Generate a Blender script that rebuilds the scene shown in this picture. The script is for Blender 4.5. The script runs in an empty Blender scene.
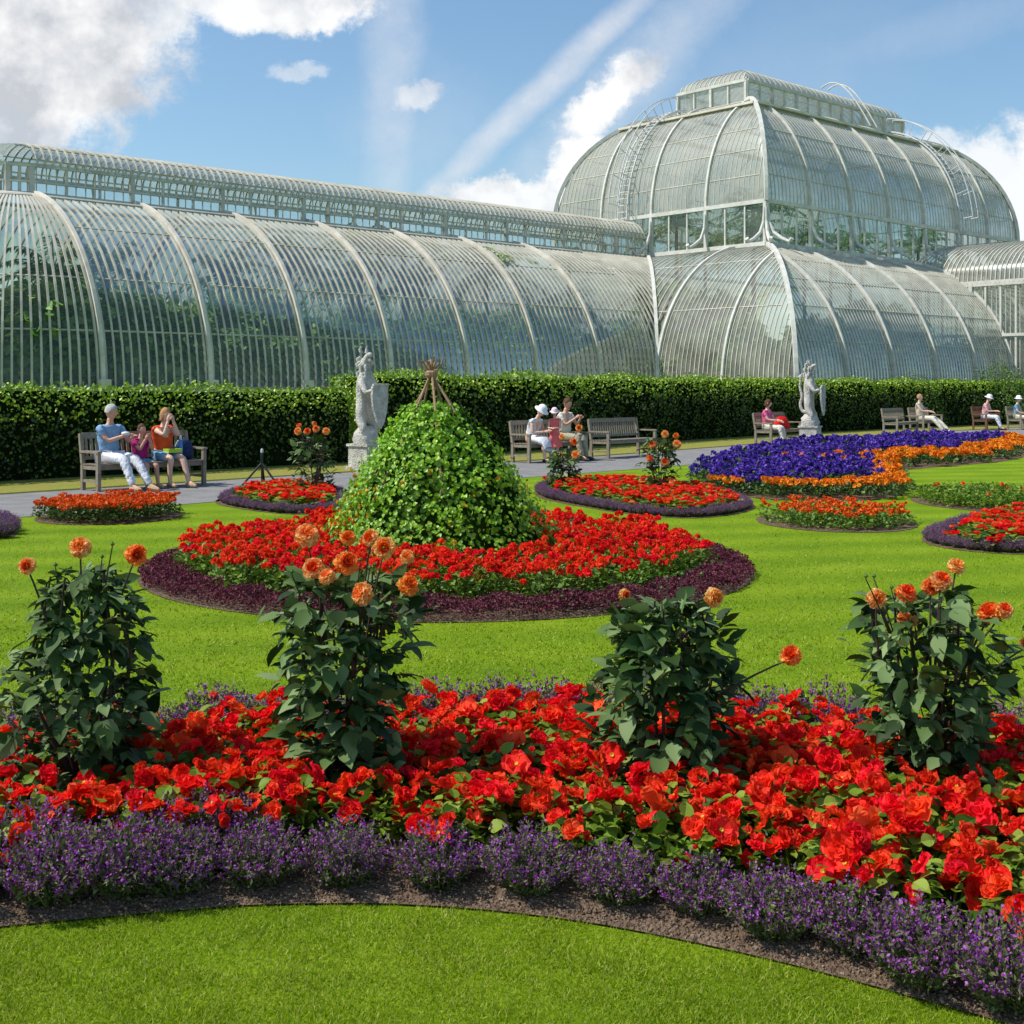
import bpy, bmesh, math, random
import numpy as np
from mathutils import Vector, Matrix
random.seed(7); rng = np.random.default_rng(11)
S = bpy.context.scene; COL = S.collection
PI = math.pi; R = math.radians
FOC = 1262.0; HOR = 388.0; EYE = 1.70

def ground(px, py, z=0.0):
    """survey helper: picture bearing + ground height -> world X, Y"""
    Y = (EYE - z) * FOC / (py - HOR)
    return ((px - 512) / FOC * Y, Y)

# ------------------------------------------------------------------ materials
def new_mat(name):
    m = bpy.data.materials.new(name); m.use_nodes = True
    nt = m.node_tree; nt.nodes.clear()
    out = nt.nodes.new('ShaderNodeOutputMaterial')
    return m, nt, out

def N(nt, t, **kw):
    n = nt.nodes.new(t)
    for k, v in kw.items():
        if hasattr(n, k) and not k.startswith('i_'): setattr(n, k, v)
    return n

def ramp(nt, stops):
    r = nt.nodes.new('ShaderNodeValToRGB')
    el = r.color_ramp.elements
    while len(el) < len(stops): el.new(0.5)
    for e, (p, c) in zip(el, stops):
        e.position = p; e.color = (*c, 1)
    return r

def foliage_mat(name, cols, trans=0.25, rough=0.45, spec=0.4, tint=1.0):
    m, nt, out = new_mat(name)
    g = N(nt, 'ShaderNodeNewGeometry')
    rp = ramp(nt, [(i / max(1, len(cols) - 1), c) for i, c in enumerate(cols)])
    nt.links.new(g.outputs['Random Per Island'], rp.inputs[0])
    tc = N(nt, 'ShaderNodeTexCoord'); nz = N(nt, 'ShaderNodeTexNoise'); nz.inputs['Scale'].default_value = 3.0
    nt.links.new(tc.outputs['Object'], nz.inputs['Vector'])
    hs = N(nt, 'ShaderNodeHueSaturation')
    mr = N(nt, 'ShaderNodeMapRange'); mr.inputs[3].default_value = 0.65; mr.inputs[4].default_value = 1.35
    nt.links.new(nz.outputs[0], mr.inputs[0]); nt.links.new(mr.outputs[0], hs.inputs['Value'])
    nt.links.new(rp.outputs[0], hs.inputs['Color'])
    p = N(nt, 'ShaderNodeBsdfPrincipled'); p.inputs['Roughness'].default_value = rough
    p.inputs['Specular IOR Level'].default_value = spec
    nt.links.new(hs.outputs[0], p.inputs['Base Color'])
    if trans > 0:
        t = N(nt, 'ShaderNodeBsdfTranslucent'); nt.links.new(hs.outputs[0], t.inputs[0])
        mx = N(nt, 'ShaderNodeMixShader'); mx.inputs[0].default_value = trans
        nt.links.new(p.outputs[0], mx.inputs[1]); nt.links.new(t.outputs[0], mx.inputs[2])
        nt.links.new(mx.outputs[0], out.inputs[0])
    else: nt.links.new(p.outputs[0], out.inputs[0])
    return m

def surf_mat(name, c1, c2, scale=4.0, rough=0.7, bump=0.0, bscale=40.0, spec=0.3, detail=6.0, coat=None, metal=0.0):
    m, nt, out = new_mat(name)
    tc = N(nt, 'ShaderNodeTexCoord'); nz = N(nt, 'ShaderNodeTexNoise')
    nz.inputs['Scale'].default_value = scale; nz.inputs['Detail'].default_value = detail; nz.inputs['Roughness'].default_value = 0.65
    nt.links.new(tc.outputs['Object'], nz.inputs['Vector'])
    rp = ramp(nt, [(0.3, c1), (0.7, c2)]); nt.links.new(nz.outputs[0], rp.inputs[0])
    p = N(nt, 'ShaderNodeBsdfPrincipled'); p.inputs['Roughness'].default_value = rough; p.inputs['Metallic'].default_value = metal
    p.inputs['Specular IOR Level'].default_value = spec
    nt.links.new(rp.outputs[0], p.inputs['Base Color'])
    if bump:
        n2 = N(nt, 'ShaderNodeTexNoise'); n2.inputs['Scale'].default_value = bscale; n2.inputs['Detail'].default_value = 5
        nt.links.new(tc.outputs['Object'], n2.inputs['Vector'])
        b = N(nt, 'ShaderNodeBump'); b.inputs['Strength'].default_value = bump; b.inputs['Distance'].default_value = 0.05
        nt.links.new(n2.outputs[0], b.inputs['Height']); nt.links.new(b.outputs[0], p.inputs['Normal'])
    nt.links.new(p.outputs[0], out.inputs[0])
    return m

def lawn_mat():
    m, nt, out = new_mat('mown lawn')
    tc = N(nt, 'ShaderNodeTexCoord')
    mp = N(nt, 'ShaderNodeMapping'); nt.links.new(tc.outputs['Object'], mp.inputs[0])
    mp.inputs['Rotation'].default_value = (0, 0, R(-12))
    wv = N(nt, 'ShaderNodeTexWave'); wv.wave_type = 'BANDS'; wv.bands_direction = 'Y'
    wv.inputs['Scale'].default_value = 0.30; wv.inputs['Distortion'].default_value = 0.8; wv.inputs['Detail'].default_value = 2
    wv.inputs['Detail Scale'].default_value = .4
    nt.links.new(mp.outputs[0], wv.inputs[0])
    def noise(s, d=5, r=.6):
        n = N(nt, 'ShaderNodeTexNoise'); n.inputs['Scale'].default_value = s; n.inputs['Detail'].default_value = d
        n.inputs['Roughness'].default_value = r; nt.links.new(tc.outputs['Object'], n.inputs['Vector']); return n
    n1, n2, n3 = noise(1.1, 4), noise(22, 6, .75), noise(90, 3, .8)
    def mul(a, k, b=None):
        x = N(nt, 'ShaderNodeMath'); x.operation = 'MULTIPLY_ADD'; nt.links.new(a, x.inputs[0]); x.inputs[1].default_value = k
        if b is None: x.inputs[2].default_value = 0
        else: nt.links.new(b, x.inputs[2])
        return x.outputs[0]
    v = mul(wv.outputs[0], .13); v = mul(n1.outputs[0], .38, v); v = mul(n2.outputs[0], .40, v); v = mul(n3.outputs[0], .30, v)
    rp = ramp(nt, [(0.34, (.072, .150, .002)), (0.52, (.145, .250, .003)), (0.66, (.205, .315, .005)), (0.85, (.32, .40, .03))])
    nt.links.new(v, rp.inputs[0])
    p = N(nt, 'ShaderNodeBsdfPrincipled'); p.inputs['Roughness'].default_value = .85; p.inputs['Specular IOR Level'].default_value = .12
    nt.links.new(rp.outputs[0], p.inputs['Base Color'])
    b = N(nt, 'ShaderNodeBump'); b.inputs['Strength'].default_value = .8; b.inputs['Distance'].default_value = .02
    h = mul(n3.outputs[0], 1.0, n2.outputs[0]); nt.links.new(h, b.inputs['Height']); nt.links.new(b.outputs[0], p.inputs['Normal'])
    nt.links.new(p.outputs[0], out.inputs[0])
    return m

def glass_mat(name, transp, grime, tint, gloss_rough=.06):
    """old conservatory glass: part see-through, part reflecting, with a pale dirt film"""
    m, nt, out = new_mat(name)
    tc = N(nt, 'ShaderNodeTexCoord')
    nz = N(nt, 'ShaderNodeTexNoise'); nz.inputs['Scale'].default_value = .55; nz.inputs['Detail'].default_value = 7; nz.inputs['Roughness'].default_value = .65
    nt.links.new(tc.outputs['Object'], nz.inputs['Vector'])
    # small panes, each with its own tilt / dirt
    br = N(nt, 'ShaderNodeTexVoronoi'); br.inputs['Scale'].default_value = 1.9; br.feature = 'F1'
    mp = N(nt, 'ShaderNodeMapping'); mp.inputs['Scale'].default_value = (1.6, 1.6, .8)
    nt.links.new(tc.outputs['Object'], mp.inputs[0]); nt.links.new(mp.outputs[0], br.inputs['Vector'])
    sep = N(nt, 'ShaderNodeSeparateColor'); nt.links.new(br.outputs['Color'], sep.inputs[0])
    ad = N(nt, 'ShaderNodeMath'); ad.operation = 'MULTIPLY_ADD'; ad.inputs[1].default_value = .22
    nt.links.new(sep.outputs[0], ad.inputs[0]); nt.links.new(nz.outputs[0], ad.inputs[2])
    mr = N(nt, 'ShaderNodeMapRange'); mr.inputs[1].default_value = .38; mr.inputs[2].default_value = .85
    mr.inputs[3].default_value = grime * .45; mr.inputs[4].default_value = min(1, grime * 1.6)
    nt.links.new(ad.outputs[0], mr.inputs[0])
    tr = N(nt, 'ShaderNodeBsdfTransparent'); tr.inputs[0].default_value = (*tint, 1)
    gl = N(nt, 'ShaderNodeBsdfGlossy'); gl.inputs['Roughness'].default_value = gloss_rough; gl.inputs[0].default_value = (.84, .87, .84, 1)
    df = N(nt, 'ShaderNodeBsdfDiffuse'); df.inputs[0].default_value = (.58, .56, .50, 1)
    tl = N(nt, 'ShaderNodeBsdfTranslucent'); tl.inputs[0].default_value = (.60, .64, .56, 1)
    dm = N(nt, 'ShaderNodeMixShader'); dm.inputs[0].default_value = .35
    nt.links.new(df.outputs[0], dm.inputs[1]); nt.links.new(tl.outputs[0], dm.inputs[2])
    fr = N(nt, 'ShaderNodeFresnel'); fr.inputs[0].default_value = 1.55
    fm = N(nt, 'ShaderNodeMath'); fm.operation = 'MULTIPLY_ADD'; fm.inputs[1].default_value = .42; fm.inputs[2].default_value = 1 - transp
    nt.links.new(fr.outputs[0], fm.inputs[0]); fm.use_clamp = True
    m1 = N(nt, 'ShaderNodeMixShader'); nt.links.new(fm.outputs[0], m1.inputs[0])
    nt.links.new(tr.outputs[0], m1.inputs[1]); nt.links.new(gl.outputs[0], m1.inputs[2])
    m2 = N(nt, 'ShaderNodeMixShader'); nt.links.new(mr.outputs[0], m2.inputs[0])
    nt.links.new(m1.outputs[0], m2.inputs[1]); nt.links.new(dm.outputs[0], m2.inputs[2])
    nt.links.new(m2.outputs[0], out.inputs[0])
    return m

M = {}
M['lawn'] = lawn_mat()
M['grass'] = foliage_mat('grass blades', [(.11, .21, .002), (.20, .33, .004), (.29, .41, .008), (.38, .47, .02), (.60, .60, .15)], .45, .5, .3)
M['verge'] = surf_mat('dry verge', (.34, .27, .08), (.22, .28, .04), 1.4, .95, .7, 60, .1)
M['soil'] = surf_mat('garden soil', (.12, .078, .052), (.26, .18, .125), 14, .95, 1.0, 55, .1)
M['clod'] = foliage_mat('soil crumbs', [(.08, .05, .032), (.16, .105, .07), (.22, .155, .105), (.30, .225, .165)], 0, .95, .1)
M['path'] = surf_mat('worn asphalt path', (.20, .19, .185), (.30, .29, .28), 2.0, .9, .5, 120, .2)
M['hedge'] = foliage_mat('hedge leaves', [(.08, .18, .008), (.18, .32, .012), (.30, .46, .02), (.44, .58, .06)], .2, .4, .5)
M['hedge_shade'] = foliage_mat('lower hedge leaves with painted shade', [(.012, .030, .004), (.025, .058, .006), (.055, .11, .010), (.14, .22, .03)], .08, .45, .35)  # same hedge leaves, shade of the lower front painted into the colour
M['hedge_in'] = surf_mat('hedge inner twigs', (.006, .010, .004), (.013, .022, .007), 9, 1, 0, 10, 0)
M['bush'] = foliage_mat('bush leaves', [(.05, .12, .01), (.10, .19, .02), (.15, .26, .03)], .2, .45)
M['beg_leaf'] = foliage_mat('begonia leaves', [(.03, .08, .008), (.09, .19, .012), (.20, .33, .025), (.34, .44, .06)], .4, .5, .25)
M['ger_leaf'] = foliage_mat('geranium leaves', [(.07, .15, .012), (.12, .24, .018), (.20, .32, .03)], .3, .5)
M['dah_leaf'] = foliage_mat('dahlia leaves', [(.014, .036, .006), (.040, .085, .016), (.10, .17, .045), (.22, .30, .12)], .15, .6, .22)
M['dah_stem'] = surf_mat('dahlia stems', (.035, .03, .02), (.07, .035, .03), 8, .5)
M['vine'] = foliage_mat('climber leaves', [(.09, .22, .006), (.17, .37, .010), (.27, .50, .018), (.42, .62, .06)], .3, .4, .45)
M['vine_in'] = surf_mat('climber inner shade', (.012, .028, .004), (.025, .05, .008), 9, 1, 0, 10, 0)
M['vine_flower'] = foliage_mat('small yellow flowers', [(.75, .42, .02), (.8, .6, .05), (.7, .25, .01)], .3, .5)
M['purple_leaf'] = foliage_mat('edging plant stems', [(.06, .085, .025), (.12, .16, .05), (.19, .22, .08), (.12, .07, .07)], .2, .6, .2)
M['purple_fl'] = foliage_mat('small purple flowers', [(.15, .015, .18), (.27, .04, .33), (.40, .08, .46), (.52, .20, .56)], .3, .6, .2)
M['maroon'] = foliage_mat('dark purple foliage', [(.05, .010, .018), (.11, .020, .036), (.18, .042, .070), (.27, .10, .13)], .2, .75, .12)
M['blue_fl'] = foliage_mat('violet blue flowers', [(.018, .006, .10), (.045, .016, .24), (.10, .04, .42), (.22, .13, .58)], .2, .55, .2)
M['dark_leaf'] = foliage_mat('bedding leaves', [(.03, .07, .012), (.06, .12, .02), (.10, .18, .03)], .2, .5)
M['mari'] = foliage_mat('marigold flowers', [(.75, .14, .005), (.85, .25, .01), (.9, .36, .015), (.7, .08, .004)], .25, .6, .2)
M['marired'] = foliage_mat('orange red flowers', [(.70, .06, .006), (.8, .10, .01), (.85, .22, .015), (.6, .03, .006)], .25, .6, .2)
M['wood'] = surf_mat('weathered teak', (.20, .165, .12), (.34, .29, .22), 12, .8, .3, 60)
M['wood_dark'] = surf_mat('brown teak', (.12, .06, .03), (.20, .11, .06), 12, .8, .3, 60)
M['cane'] = surf_mat('peeled canes', (.30, .17, .10), (.42, .27, .17), 14, .8, .3, 60)
M['stone'] = surf_mat('carved limestone', (.34, .325, .29), (.72, .69, .62), 7, .9, .9, 28, .2)
M['paint'] = surf_mat('old white paint', (.50, .49, .44), (.74, .72, .66), 2.5, .75, .1, 30, .1)
M['bar'] = surf_mat('glazing bar paint', (.40, .38, .31), (.66, .62, .53), .9, .85, 0, 40, .05)
M['rail'] = surf_mat('dull grey rail paint', (.42, .42, .38), (.66, .65, .58), 1.5, .85, 0, 40, .05)
M['ribpaint'] = surf_mat('rib paint', (.54, .48, .40), (.80, .74, .64), 1.6, .8, .1, 30, .1)
M['galv'] = surf_mat('galvanised steel', (.5, .5, .5), (.72, .72, .72), 6, .45, 0, 10, .5)
M['plinth'] = surf_mat('plinth stone', (.26, .24, .2), (.4, .38, .33), 3, .85, .3, 30)
M['glassw'] = glass_mat('wing glass', .985, .12, (.92, .955, .93))
M['glassd'] = glass_mat('dome glass', .88, .52, (.88, .91, .90), .25)
M['glassl'] = glass_mat('lower roof glass', .93, .36, (.89, .925, .905), .2)
M['glassc'] = glass_mat('clerestory glass', .96, .12, (.92, .97, .97))
M['palm'] = foliage_mat('palm fronds', [(.10, .24, .05), (.20, .40, .09), (.36, .56, .14), (.55, .70, .24)], .45, .5, .3)
M['bark'] = surf_mat('palm bark', (.09, .07, .05), (.17, .14, .1), 10, .9)
M['black'] = surf_mat('black metal', (.012, .012, .013), (.03, .03, .03), 5, .5, 0, 10, .4)
def flat(name, c, v=.12, rough=.75, sc=14):
    return surf_mat(name, tuple(x * (1 - v) for x in c), tuple(min(1, x * (1 + v)) for x in c), sc, rough, .25, 30, .2)
M['skin'] = flat('skin', (.62, .34, .24), .06, .5)
M['skin_lt'] = flat('fair skin', (.70, .44, .33), .06, .5)
def petal_mat(name, c_in, c_out, trans=.25):
    m, nt, out = new_mat(name)
    g = N(nt, 'ShaderNodeNewGeometry'); rp = ramp(nt, [(0, c_in), (1, c_out)])
    nt.links.new(g.outputs['Random Per Island'], rp.inputs[0])
    oi = N(nt, 'ShaderNodeObjectInfo'); hs = N(nt, 'ShaderNodeHueSaturation')
    mr = N(nt, 'ShaderNodeMapRange'); mr.inputs[3].default_value = .495; mr.inputs[4].default_value = .512
    m2 = N(nt, 'ShaderNodeMapRange'); m2.inputs[3].default_value = .78; m2.inputs[4].default_value = 1.15
    nt.links.new(oi.outputs['Random'], mr.inputs[0]); nt.links.new(mr.outputs[0], hs.inputs['Hue'])
    nt.links.new(g.outputs['Random Per Island'], m2.inputs[0]); nt.links.new(m2.outputs[0], hs.inputs['Value'])
    nt.links.new(rp.outputs[0], hs.inputs['Color'])
    p = N(nt, 'ShaderNodeBsdfPrincipled'); p.inputs['Roughness'].default_value = .6; p.inputs['Specular IOR Level'].default_value = .22
    t = N(nt, 'ShaderNodeBsdfTranslucent'); mx = N(nt, 'ShaderNodeMixShader'); mx.inputs[0].default_value = trans
    nt.links.new(hs.outputs[0], p.inputs['Base Color']); nt.links.new(hs.outputs[0], t.inputs[0])
    nt.links.new(p.outputs[0], mx.inputs[1]); nt.links.new(t.outputs[0], mx.inputs[2]); nt.links.new(mx.outputs[0], out.inputs[0])
    return m
M['red1'] = petal_mat('scarlet petals', (.88, .008, .006), (.96, .026, .020), .42)
M['red2'] = petal_mat('orange red petals', (.90, .022, .008), (.97, .08, .035), .42)
M['red3'] = petal_mat('crimson petals', (.72, .005, .006), (.88, .018, .014), .40)
M['orange'] = petal_mat('orange dahlia petals', (1, .36, .08), (1, .72, .32), .42)
M['orange3'] = petal_mat('red orange dahlia petals', (.90, .05, .01), (.98, .20, .02), .35)
M['orange2'] = petal_mat('deep orange dahlia petals', (1, .20, .03), (1, .50, .12), .42)

# ------------------------------------------------------------------ mesh soup
class Soup:
    def __init__(s): s.v = []; s.f = []; s.n = 0; s.mats = []
    def mi(s, mat):
        if mat not in s.mats: s.mats.append(mat)
        return s.mats.index(mat)
    def add(s, v, f, mat):
        """v (n,3); f (m,k) int"""
        v = np.asarray(v, float).reshape(-1, 3); f = np.asarray(f, int)
        s.v.append(v); s.f.append((f + s.n, s.mi(mat))); s.n += len(v)
    def batch(s, tv, tf, Rm, pos, sc, mat):
        tv = np.asarray(tv, float); m = len(pos)
        sc = np.broadcast_to(np.asarray(sc, float).reshape(-1, 1, 1) if np.ndim(sc) else sc, (m, 1, 1))
        v = np.einsum('mij,nj->mni', Rm, tv) * sc + np.asarray(pos)[:, None, :]
        f = (np.asarray(tf)[None] + (np.arange(m) * len(tv))[:, None, None]).reshape(-1, len(tf[0]))
        s.add(v.reshape(-1, 3), f, mat)
    def box(s, c, d, mat, rz=0.0, Rm=None):
        v = np.array([[x, y, z] for x in (-.5, .5) for y in (-.5, .5) for z in (-.5, .5)]) * np.array(d)
        if Rm is None:
            Rm = np.array(Matrix.Rotation(rz, 3, 'Z'))
        v = v @ np.asarray(Rm).T + np.array(c)
        s.add(v, [[0, 1, 3, 2], [4, 6, 7, 5], [0, 4, 5, 1], [2, 3, 7, 6], [0, 2, 6, 4], [1, 5, 7, 3]], mat)
    def beam(s, a, b, w, h, mat, up=(0, 0, 1)):
        a = np.array(a, float); b = np.array(b, float); d = b - a; L = np.linalg.norm(d)
        if L < 1e-6: return
        y = d / L; u = np.array(up, float)
        if abs(y @ u) > .98: u = np.array([1., 0, 0])
        x = np.cross(y, u); x /= np.linalg.norm(x); z = np.cross(x, y)
        s.box((a + b) / 2, (w, L, h), mat, Rm=np.stack([x, y, z], 1))
    def tube(s, pts, rad, mat, k=7, cap=True):
        P = np.array(pts, float); n = len(P)
        rad = np.broadcast_to(np.asarray(rad, float), (n,))
        T = np.gradient(P, axis=0); T /= np.linalg.norm(T, axis=1)[:, None] + 1e-9
        ref = np.array([0, 0, 1.0]) if abs(T[0][2]) < .9 else np.array([1.0, 0, 0])
        vs = []
        for i in range(n):
            x = np.cross(T[i], ref); x /= np.linalg.norm(x) + 1e-9; y = np.cross(T[i], x)
            ref = np.cross(x, T[i]) if True else ref
            a = np.arange(k) * 2 * PI / k
            vs.append(P[i] + rad[i] * (np.cos(a)[:, None] * x + np.sin(a)[:, None] * y))
        v = np.concatenate(vs)
        f = [[i * k + j, i * k + (j + 1) % k, (i + 1) * k + (j + 1) % k, (i + 1) * k + j] for i in range(n - 1) for j in range(k)]
        s.add(v, f, mat)
        if cap:
            s.add(vs[0], [list(range(k))], mat); s.add(vs[-1], [list(range(k))], mat)
    def lathe(s, prof, mat, c=(0, 0, 0), k=16, sx=1, sy=1):
        a = np.arange(k) * 2 * PI / k
        v = np.concatenate([np.stack([r * np.cos(a) * sx + c[0], r * np.sin(a) * sy + c[1], np.full(k, z + c[2])], 1) for r, z in prof])
        n = len(prof)
        f = [[i * k + j, i * k + (j + 1) % k, (i + 1) * k + (j + 1) % k, (i + 1) * k + j] for i in range(n - 1) for j in range(k)]
        s.add(v, f, mat)
    def grid(s, P, mat, closed=False):
        P = np.asarray(P, float); a, b = P.shape[:2]
        f = [[i * b + j, i * b + (j + 1) % b, (i + 1) * b + (j + 1) % b, (i + 1) * b + j] for i in range(a - 1) for j in range(b if closed else b - 1)]
        s.add(P.reshape(-1, 3), f, mat)
    def mesh(s, name, smooth=False):
        me = bpy.data.meshes.new(name)
        if not s.v: return me
        v = np.concatenate(s.v)
        loops = np.concatenate([f.reshape(-1) for f, _ in s.f]); tot = np.concatenate([np.full(len(f), f.shape[1]) for f, _ in s.f])
        mi = np.concatenate([np.full(len(f), m) for f, m in s.f])
        me.vertices.add(len(v)); me.vertices.foreach_set('co', v.astype(np.float32).ravel())
        me.loops.add(len(loops)); me.loops.foreach_set('vertex_index', loops.astype(np.int32))
        me.polygons.add(len(tot))
        st = np.concatenate([[0], np.cumsum(tot)[:-1]])
        me.polygons.foreach_set('loop_start', st.astype(np.int32))
        for m in s.mats: me.materials.append(m)
        me.polygons.foreach_set('material_index', mi.astype(np.int32))
        me.polygons.foreach_set('use_smooth', np.full(len(tot), smooth))
        me.update(calc_edges=True); me.validate()
        return me

def obj(name, me, parent=None, loc=(0, 0, 0), rz=0.0, sc=1.0):
    if isinstance(me, Soup): me = me.mesh(name)
    o = bpy.data.objects.new(name, me); COL.objects.link(o)
    o.location = loc; o.rotation_euler = (0, 0, rz); o.scale = (sc, sc, sc) if np.ndim(sc) == 0 else sc
    if parent is not None: o.parent = parent
    return o
def tag(o, label=None, cat=None, group=None, kind=None):
    if label: o['label'] = label
    if cat: o['category'] = cat
    if group: o['group'] = group
    if kind: o['kind'] = kind
    return o
def empty(name, loc, rz=0.0, **kw):
    o = obj(name, None, None, loc, rz); o.empty_display_size = .1
    return tag(o, **kw)
def structure(name, me, **kw): return tag(obj(name, me, **kw), kind='structure')
KIDS = {}
def dup(root, loc, rz, sc=1.0, label=None, group=None):
    kids = KIDS.get(root.name)
    if kids is None: kids = KIDS[root.name] = [(c, list(c.children)) for c in root.children]
    r = root.copy(); COL.objects.link(r); r.location = loc; r.rotation_euler = (0, 0, rz); r.scale = (sc, sc, sc)
    if label: r['label'] = label
    if group: r['group'] = group
    for ch, sub in kids:
        c = ch.copy(); COL.objects.link(c); c.parent = r
        for g in sub:
            d = g.copy(); COL.objects.link(d); d.parent = c
    return r

def norm(a): return a / (np.linalg.norm(a, axis=-1, keepdims=True) + 1e-9)
def frames(ydir, zdir):
    y = norm(np.asarray(ydir, float)); z = np.asarray(zdir, float)
    x = norm(np.cross(y, z)); z = np.cross(x, y)
    return np.stack([x, y, z], axis=2)
def sph(m):
    v = rng.normal(size=(m, 3)); return norm(v)

# leaf templates: base at origin, length along +y, unit length
LEAF = np.array([[0, 0, 0], [-.26, .28, .05], [-.30, .55, .05], [0, 1, -.10], [.30, .55, .05], [.26, .28, .05], [0, .30, -.02], [0, .62, -.02]])
LEAF_F = [[0, 1, 6, 6], [1, 2, 7, 6], [2, 3, 7, 7], [3, 4, 7, 7], [4, 5, 6, 7], [5, 0, 6, 6]]
LEAF_F = [[0, 6, 1], [1, 6, 7], [1, 7, 2], [2, 7, 3], [3, 7, 4], [4, 7, 6], [4, 6, 5], [5, 6, 0]]
QLEAF = np.array([[0, 0, 0], [-.32, .5, .07], [0, 1, -.05], [.32, .5, .07]]); QLEAF_F = [[0, 2, 1], [0, 3, 2]]
BLADE = np.array([[-.05, 0, 0], [.05, 0, 0], [.03, .6, .06], [-.03, .6, .06], [0, 1, .22]]); BLADE_F3 = [[3, 2, 4]]; BLADE_F4 = [[0, 1, 2, 3]]
BROAD = np.array([[0, 0, 0], [-.20, .14, .03], [-.31, .32, .045], [-.29, .52, .04], [-.19, .74, .02], [0, 1.0, -.12], [.19, .74, .02], [.29, .52, .04], [.31, .32, .045], [.20, .14, .03], [0, .3, -.015], [0, .58, -.02], [0, .8, -.05]])
BROAD_F = [[0, 10, 1], [1, 10, 2], [2, 10, 11], [2, 11, 3], [3, 11, 12], [3, 12, 4], [4, 12, 5], [5, 12, 6], [6, 12, 7], [7, 12, 11], [7, 11, 8], [8, 11, 10], [8, 10, 9], [9, 10, 0]]
BUD = np.array([[0, 0, 0], [-.4, .5, .1], [0, .5, .5], [.4, .5, .1], [0, .5, -.4], [0, 1, 0]])
BUD_F = [[0, 2, 1], [0, 3, 2], [0, 4, 3], [0, 1, 4], [5, 1, 2], [5, 2, 3], [5, 3, 4], [5, 4, 1]]

CLOD = np.array([[1, 0, 0], [-1, 0, .1], [0, 1, 0], [0, -1, 0], [0, 0, .8], [0, 0, -.5]]) * .5
CLOD_F = [[0, 2, 4], [2, 1, 4], [1, 3, 4], [3, 0, 4], [2, 0, 5], [1, 2, 5], [3, 1, 5], [0, 3, 5]]
def petal_template(nr=4, cup=.20, ruff=.13):
    ts = np.linspace(0, 1, nr + 1); xs = np.array([-1, 0, 1.])
    wd_ = [.12, .40, .56, .50, .22]; P = []
    for i, t in enumerate(ts):
        for x in xs: P.append([x * wd_[i], t - (.06 * x * x if i == nr else 0), cup * (x * x) * wd_[i] * 1.2 + cup * t * t * .8 + ruff * math.sin(3 * x + 5 * t) * t])
    F = [[i * 3 + j, i * 3 + j + 1, (i + 1) * 3 + j + 1, (i + 1) * 3 + j] for i in range(nr) for j in range(2)]
    return np.array(P), F
PET, PET_F = petal_template()

def bloom_soup(mat, whorls, centre=None):
    """whorls: list of (count, elevation deg, length, start radius)"""
    s = Soup()
    for n, el, L, r0 in whorls:
        a = (np.arange(n) + rng.random()) * 2 * PI / n + rng.normal(0, .13, n)
        e = np.radians(el + rng.normal(0, 7, n))
        rad = np.stack([np.cos(a), np.sin(a), 0 * a], 1); up = np.array([0, 0, 1.])
        y = rad * np.cos(e)[:, None] + up * np.sin(e)[:, None]
        z = -rad * np.sin(e)[:, None] + up * np.cos(e)[:, None]
        z = z + rng.normal(0, .26, (n, 3)); y = y + rng.normal(0, .12, (n, 3))
        s.batch(PET, PET_F, frames(y, z), rad * r0, L * rng.uniform(.85, 1.12, n), mat)
    if centre: s.lathe([(.0001, .004), (.006, .007), (.008, .002)], centre, k=7)
    return s

# ------------------------------------------------------------------ plants
def begonia_leaves():
    s = Soup(); n = 100
    a = rng.uniform(0, 2 * PI, n); r = np.sqrt(rng.random(n)) * .13; h = .04 + .19 * rng.random(n) * (1 - (r / .17) ** 2)
    rad = np.stack([np.cos(a), np.sin(a), 0 * a], 1)
    y = rad + np.array([0, 0, 1]) * rng.uniform(-.2, .9, n)[:, None]
    pos = rad * r[:, None]; pos[:, 2] = h
    s.batch(BROAD * [1.35, 1, 1.8], BROAD_F, frames(y, np.array([0, 0, 1.]) + rng.normal(0, .4, (n, 3))), pos, rng.uniform(.035, .072, n), M['beg_leaf'])
    for k in range(5):
        aa = rng.uniform(0, 2 * PI); s.tube([(0, 0, 0), (.05 * math.cos(aa), .05 * math.sin(aa), .14)], [.007, .004], M['beg_leaf'], 5, False)
    return s.mesh('foliage')
BB = []
for k, mm in enumerate(['red1', 'red1', 'red2', 'red3', 'red2', 'red1', 'red3', 'red1', 'red2']):
    wh = [[(6, 2, .040, .003), (6, 24, .035, .003), (4, 52, .024, .002)], [(5, -4, .044, .003), (5, 18, .036, .003), (3, 50, .022, .002)], [(6, 6, .040, .003), (5, 30, .032, .002)], [(6, 0, .038, .003), (5, 22, .034, .003), (4, 48, .024, .002)], [(4, 5, .046, .003), (4, 22, .036, .003)], [(5, -12, .042, .002), (4, 12, .038, .003), (4, 34, .028, .002)], [(4, 38, .034, .003), (3, 62, .026, .002)], [(5, -8, .040, .003), (5, 10, .030, .003)], [(3, 60, .030, .002), (3, 76, .022, .001)]][k]
    BB.append(bloom_soup(M[mm], wh, M['vine_flower'] if k in (4, 7) else None).mesh('bloom'))

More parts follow.
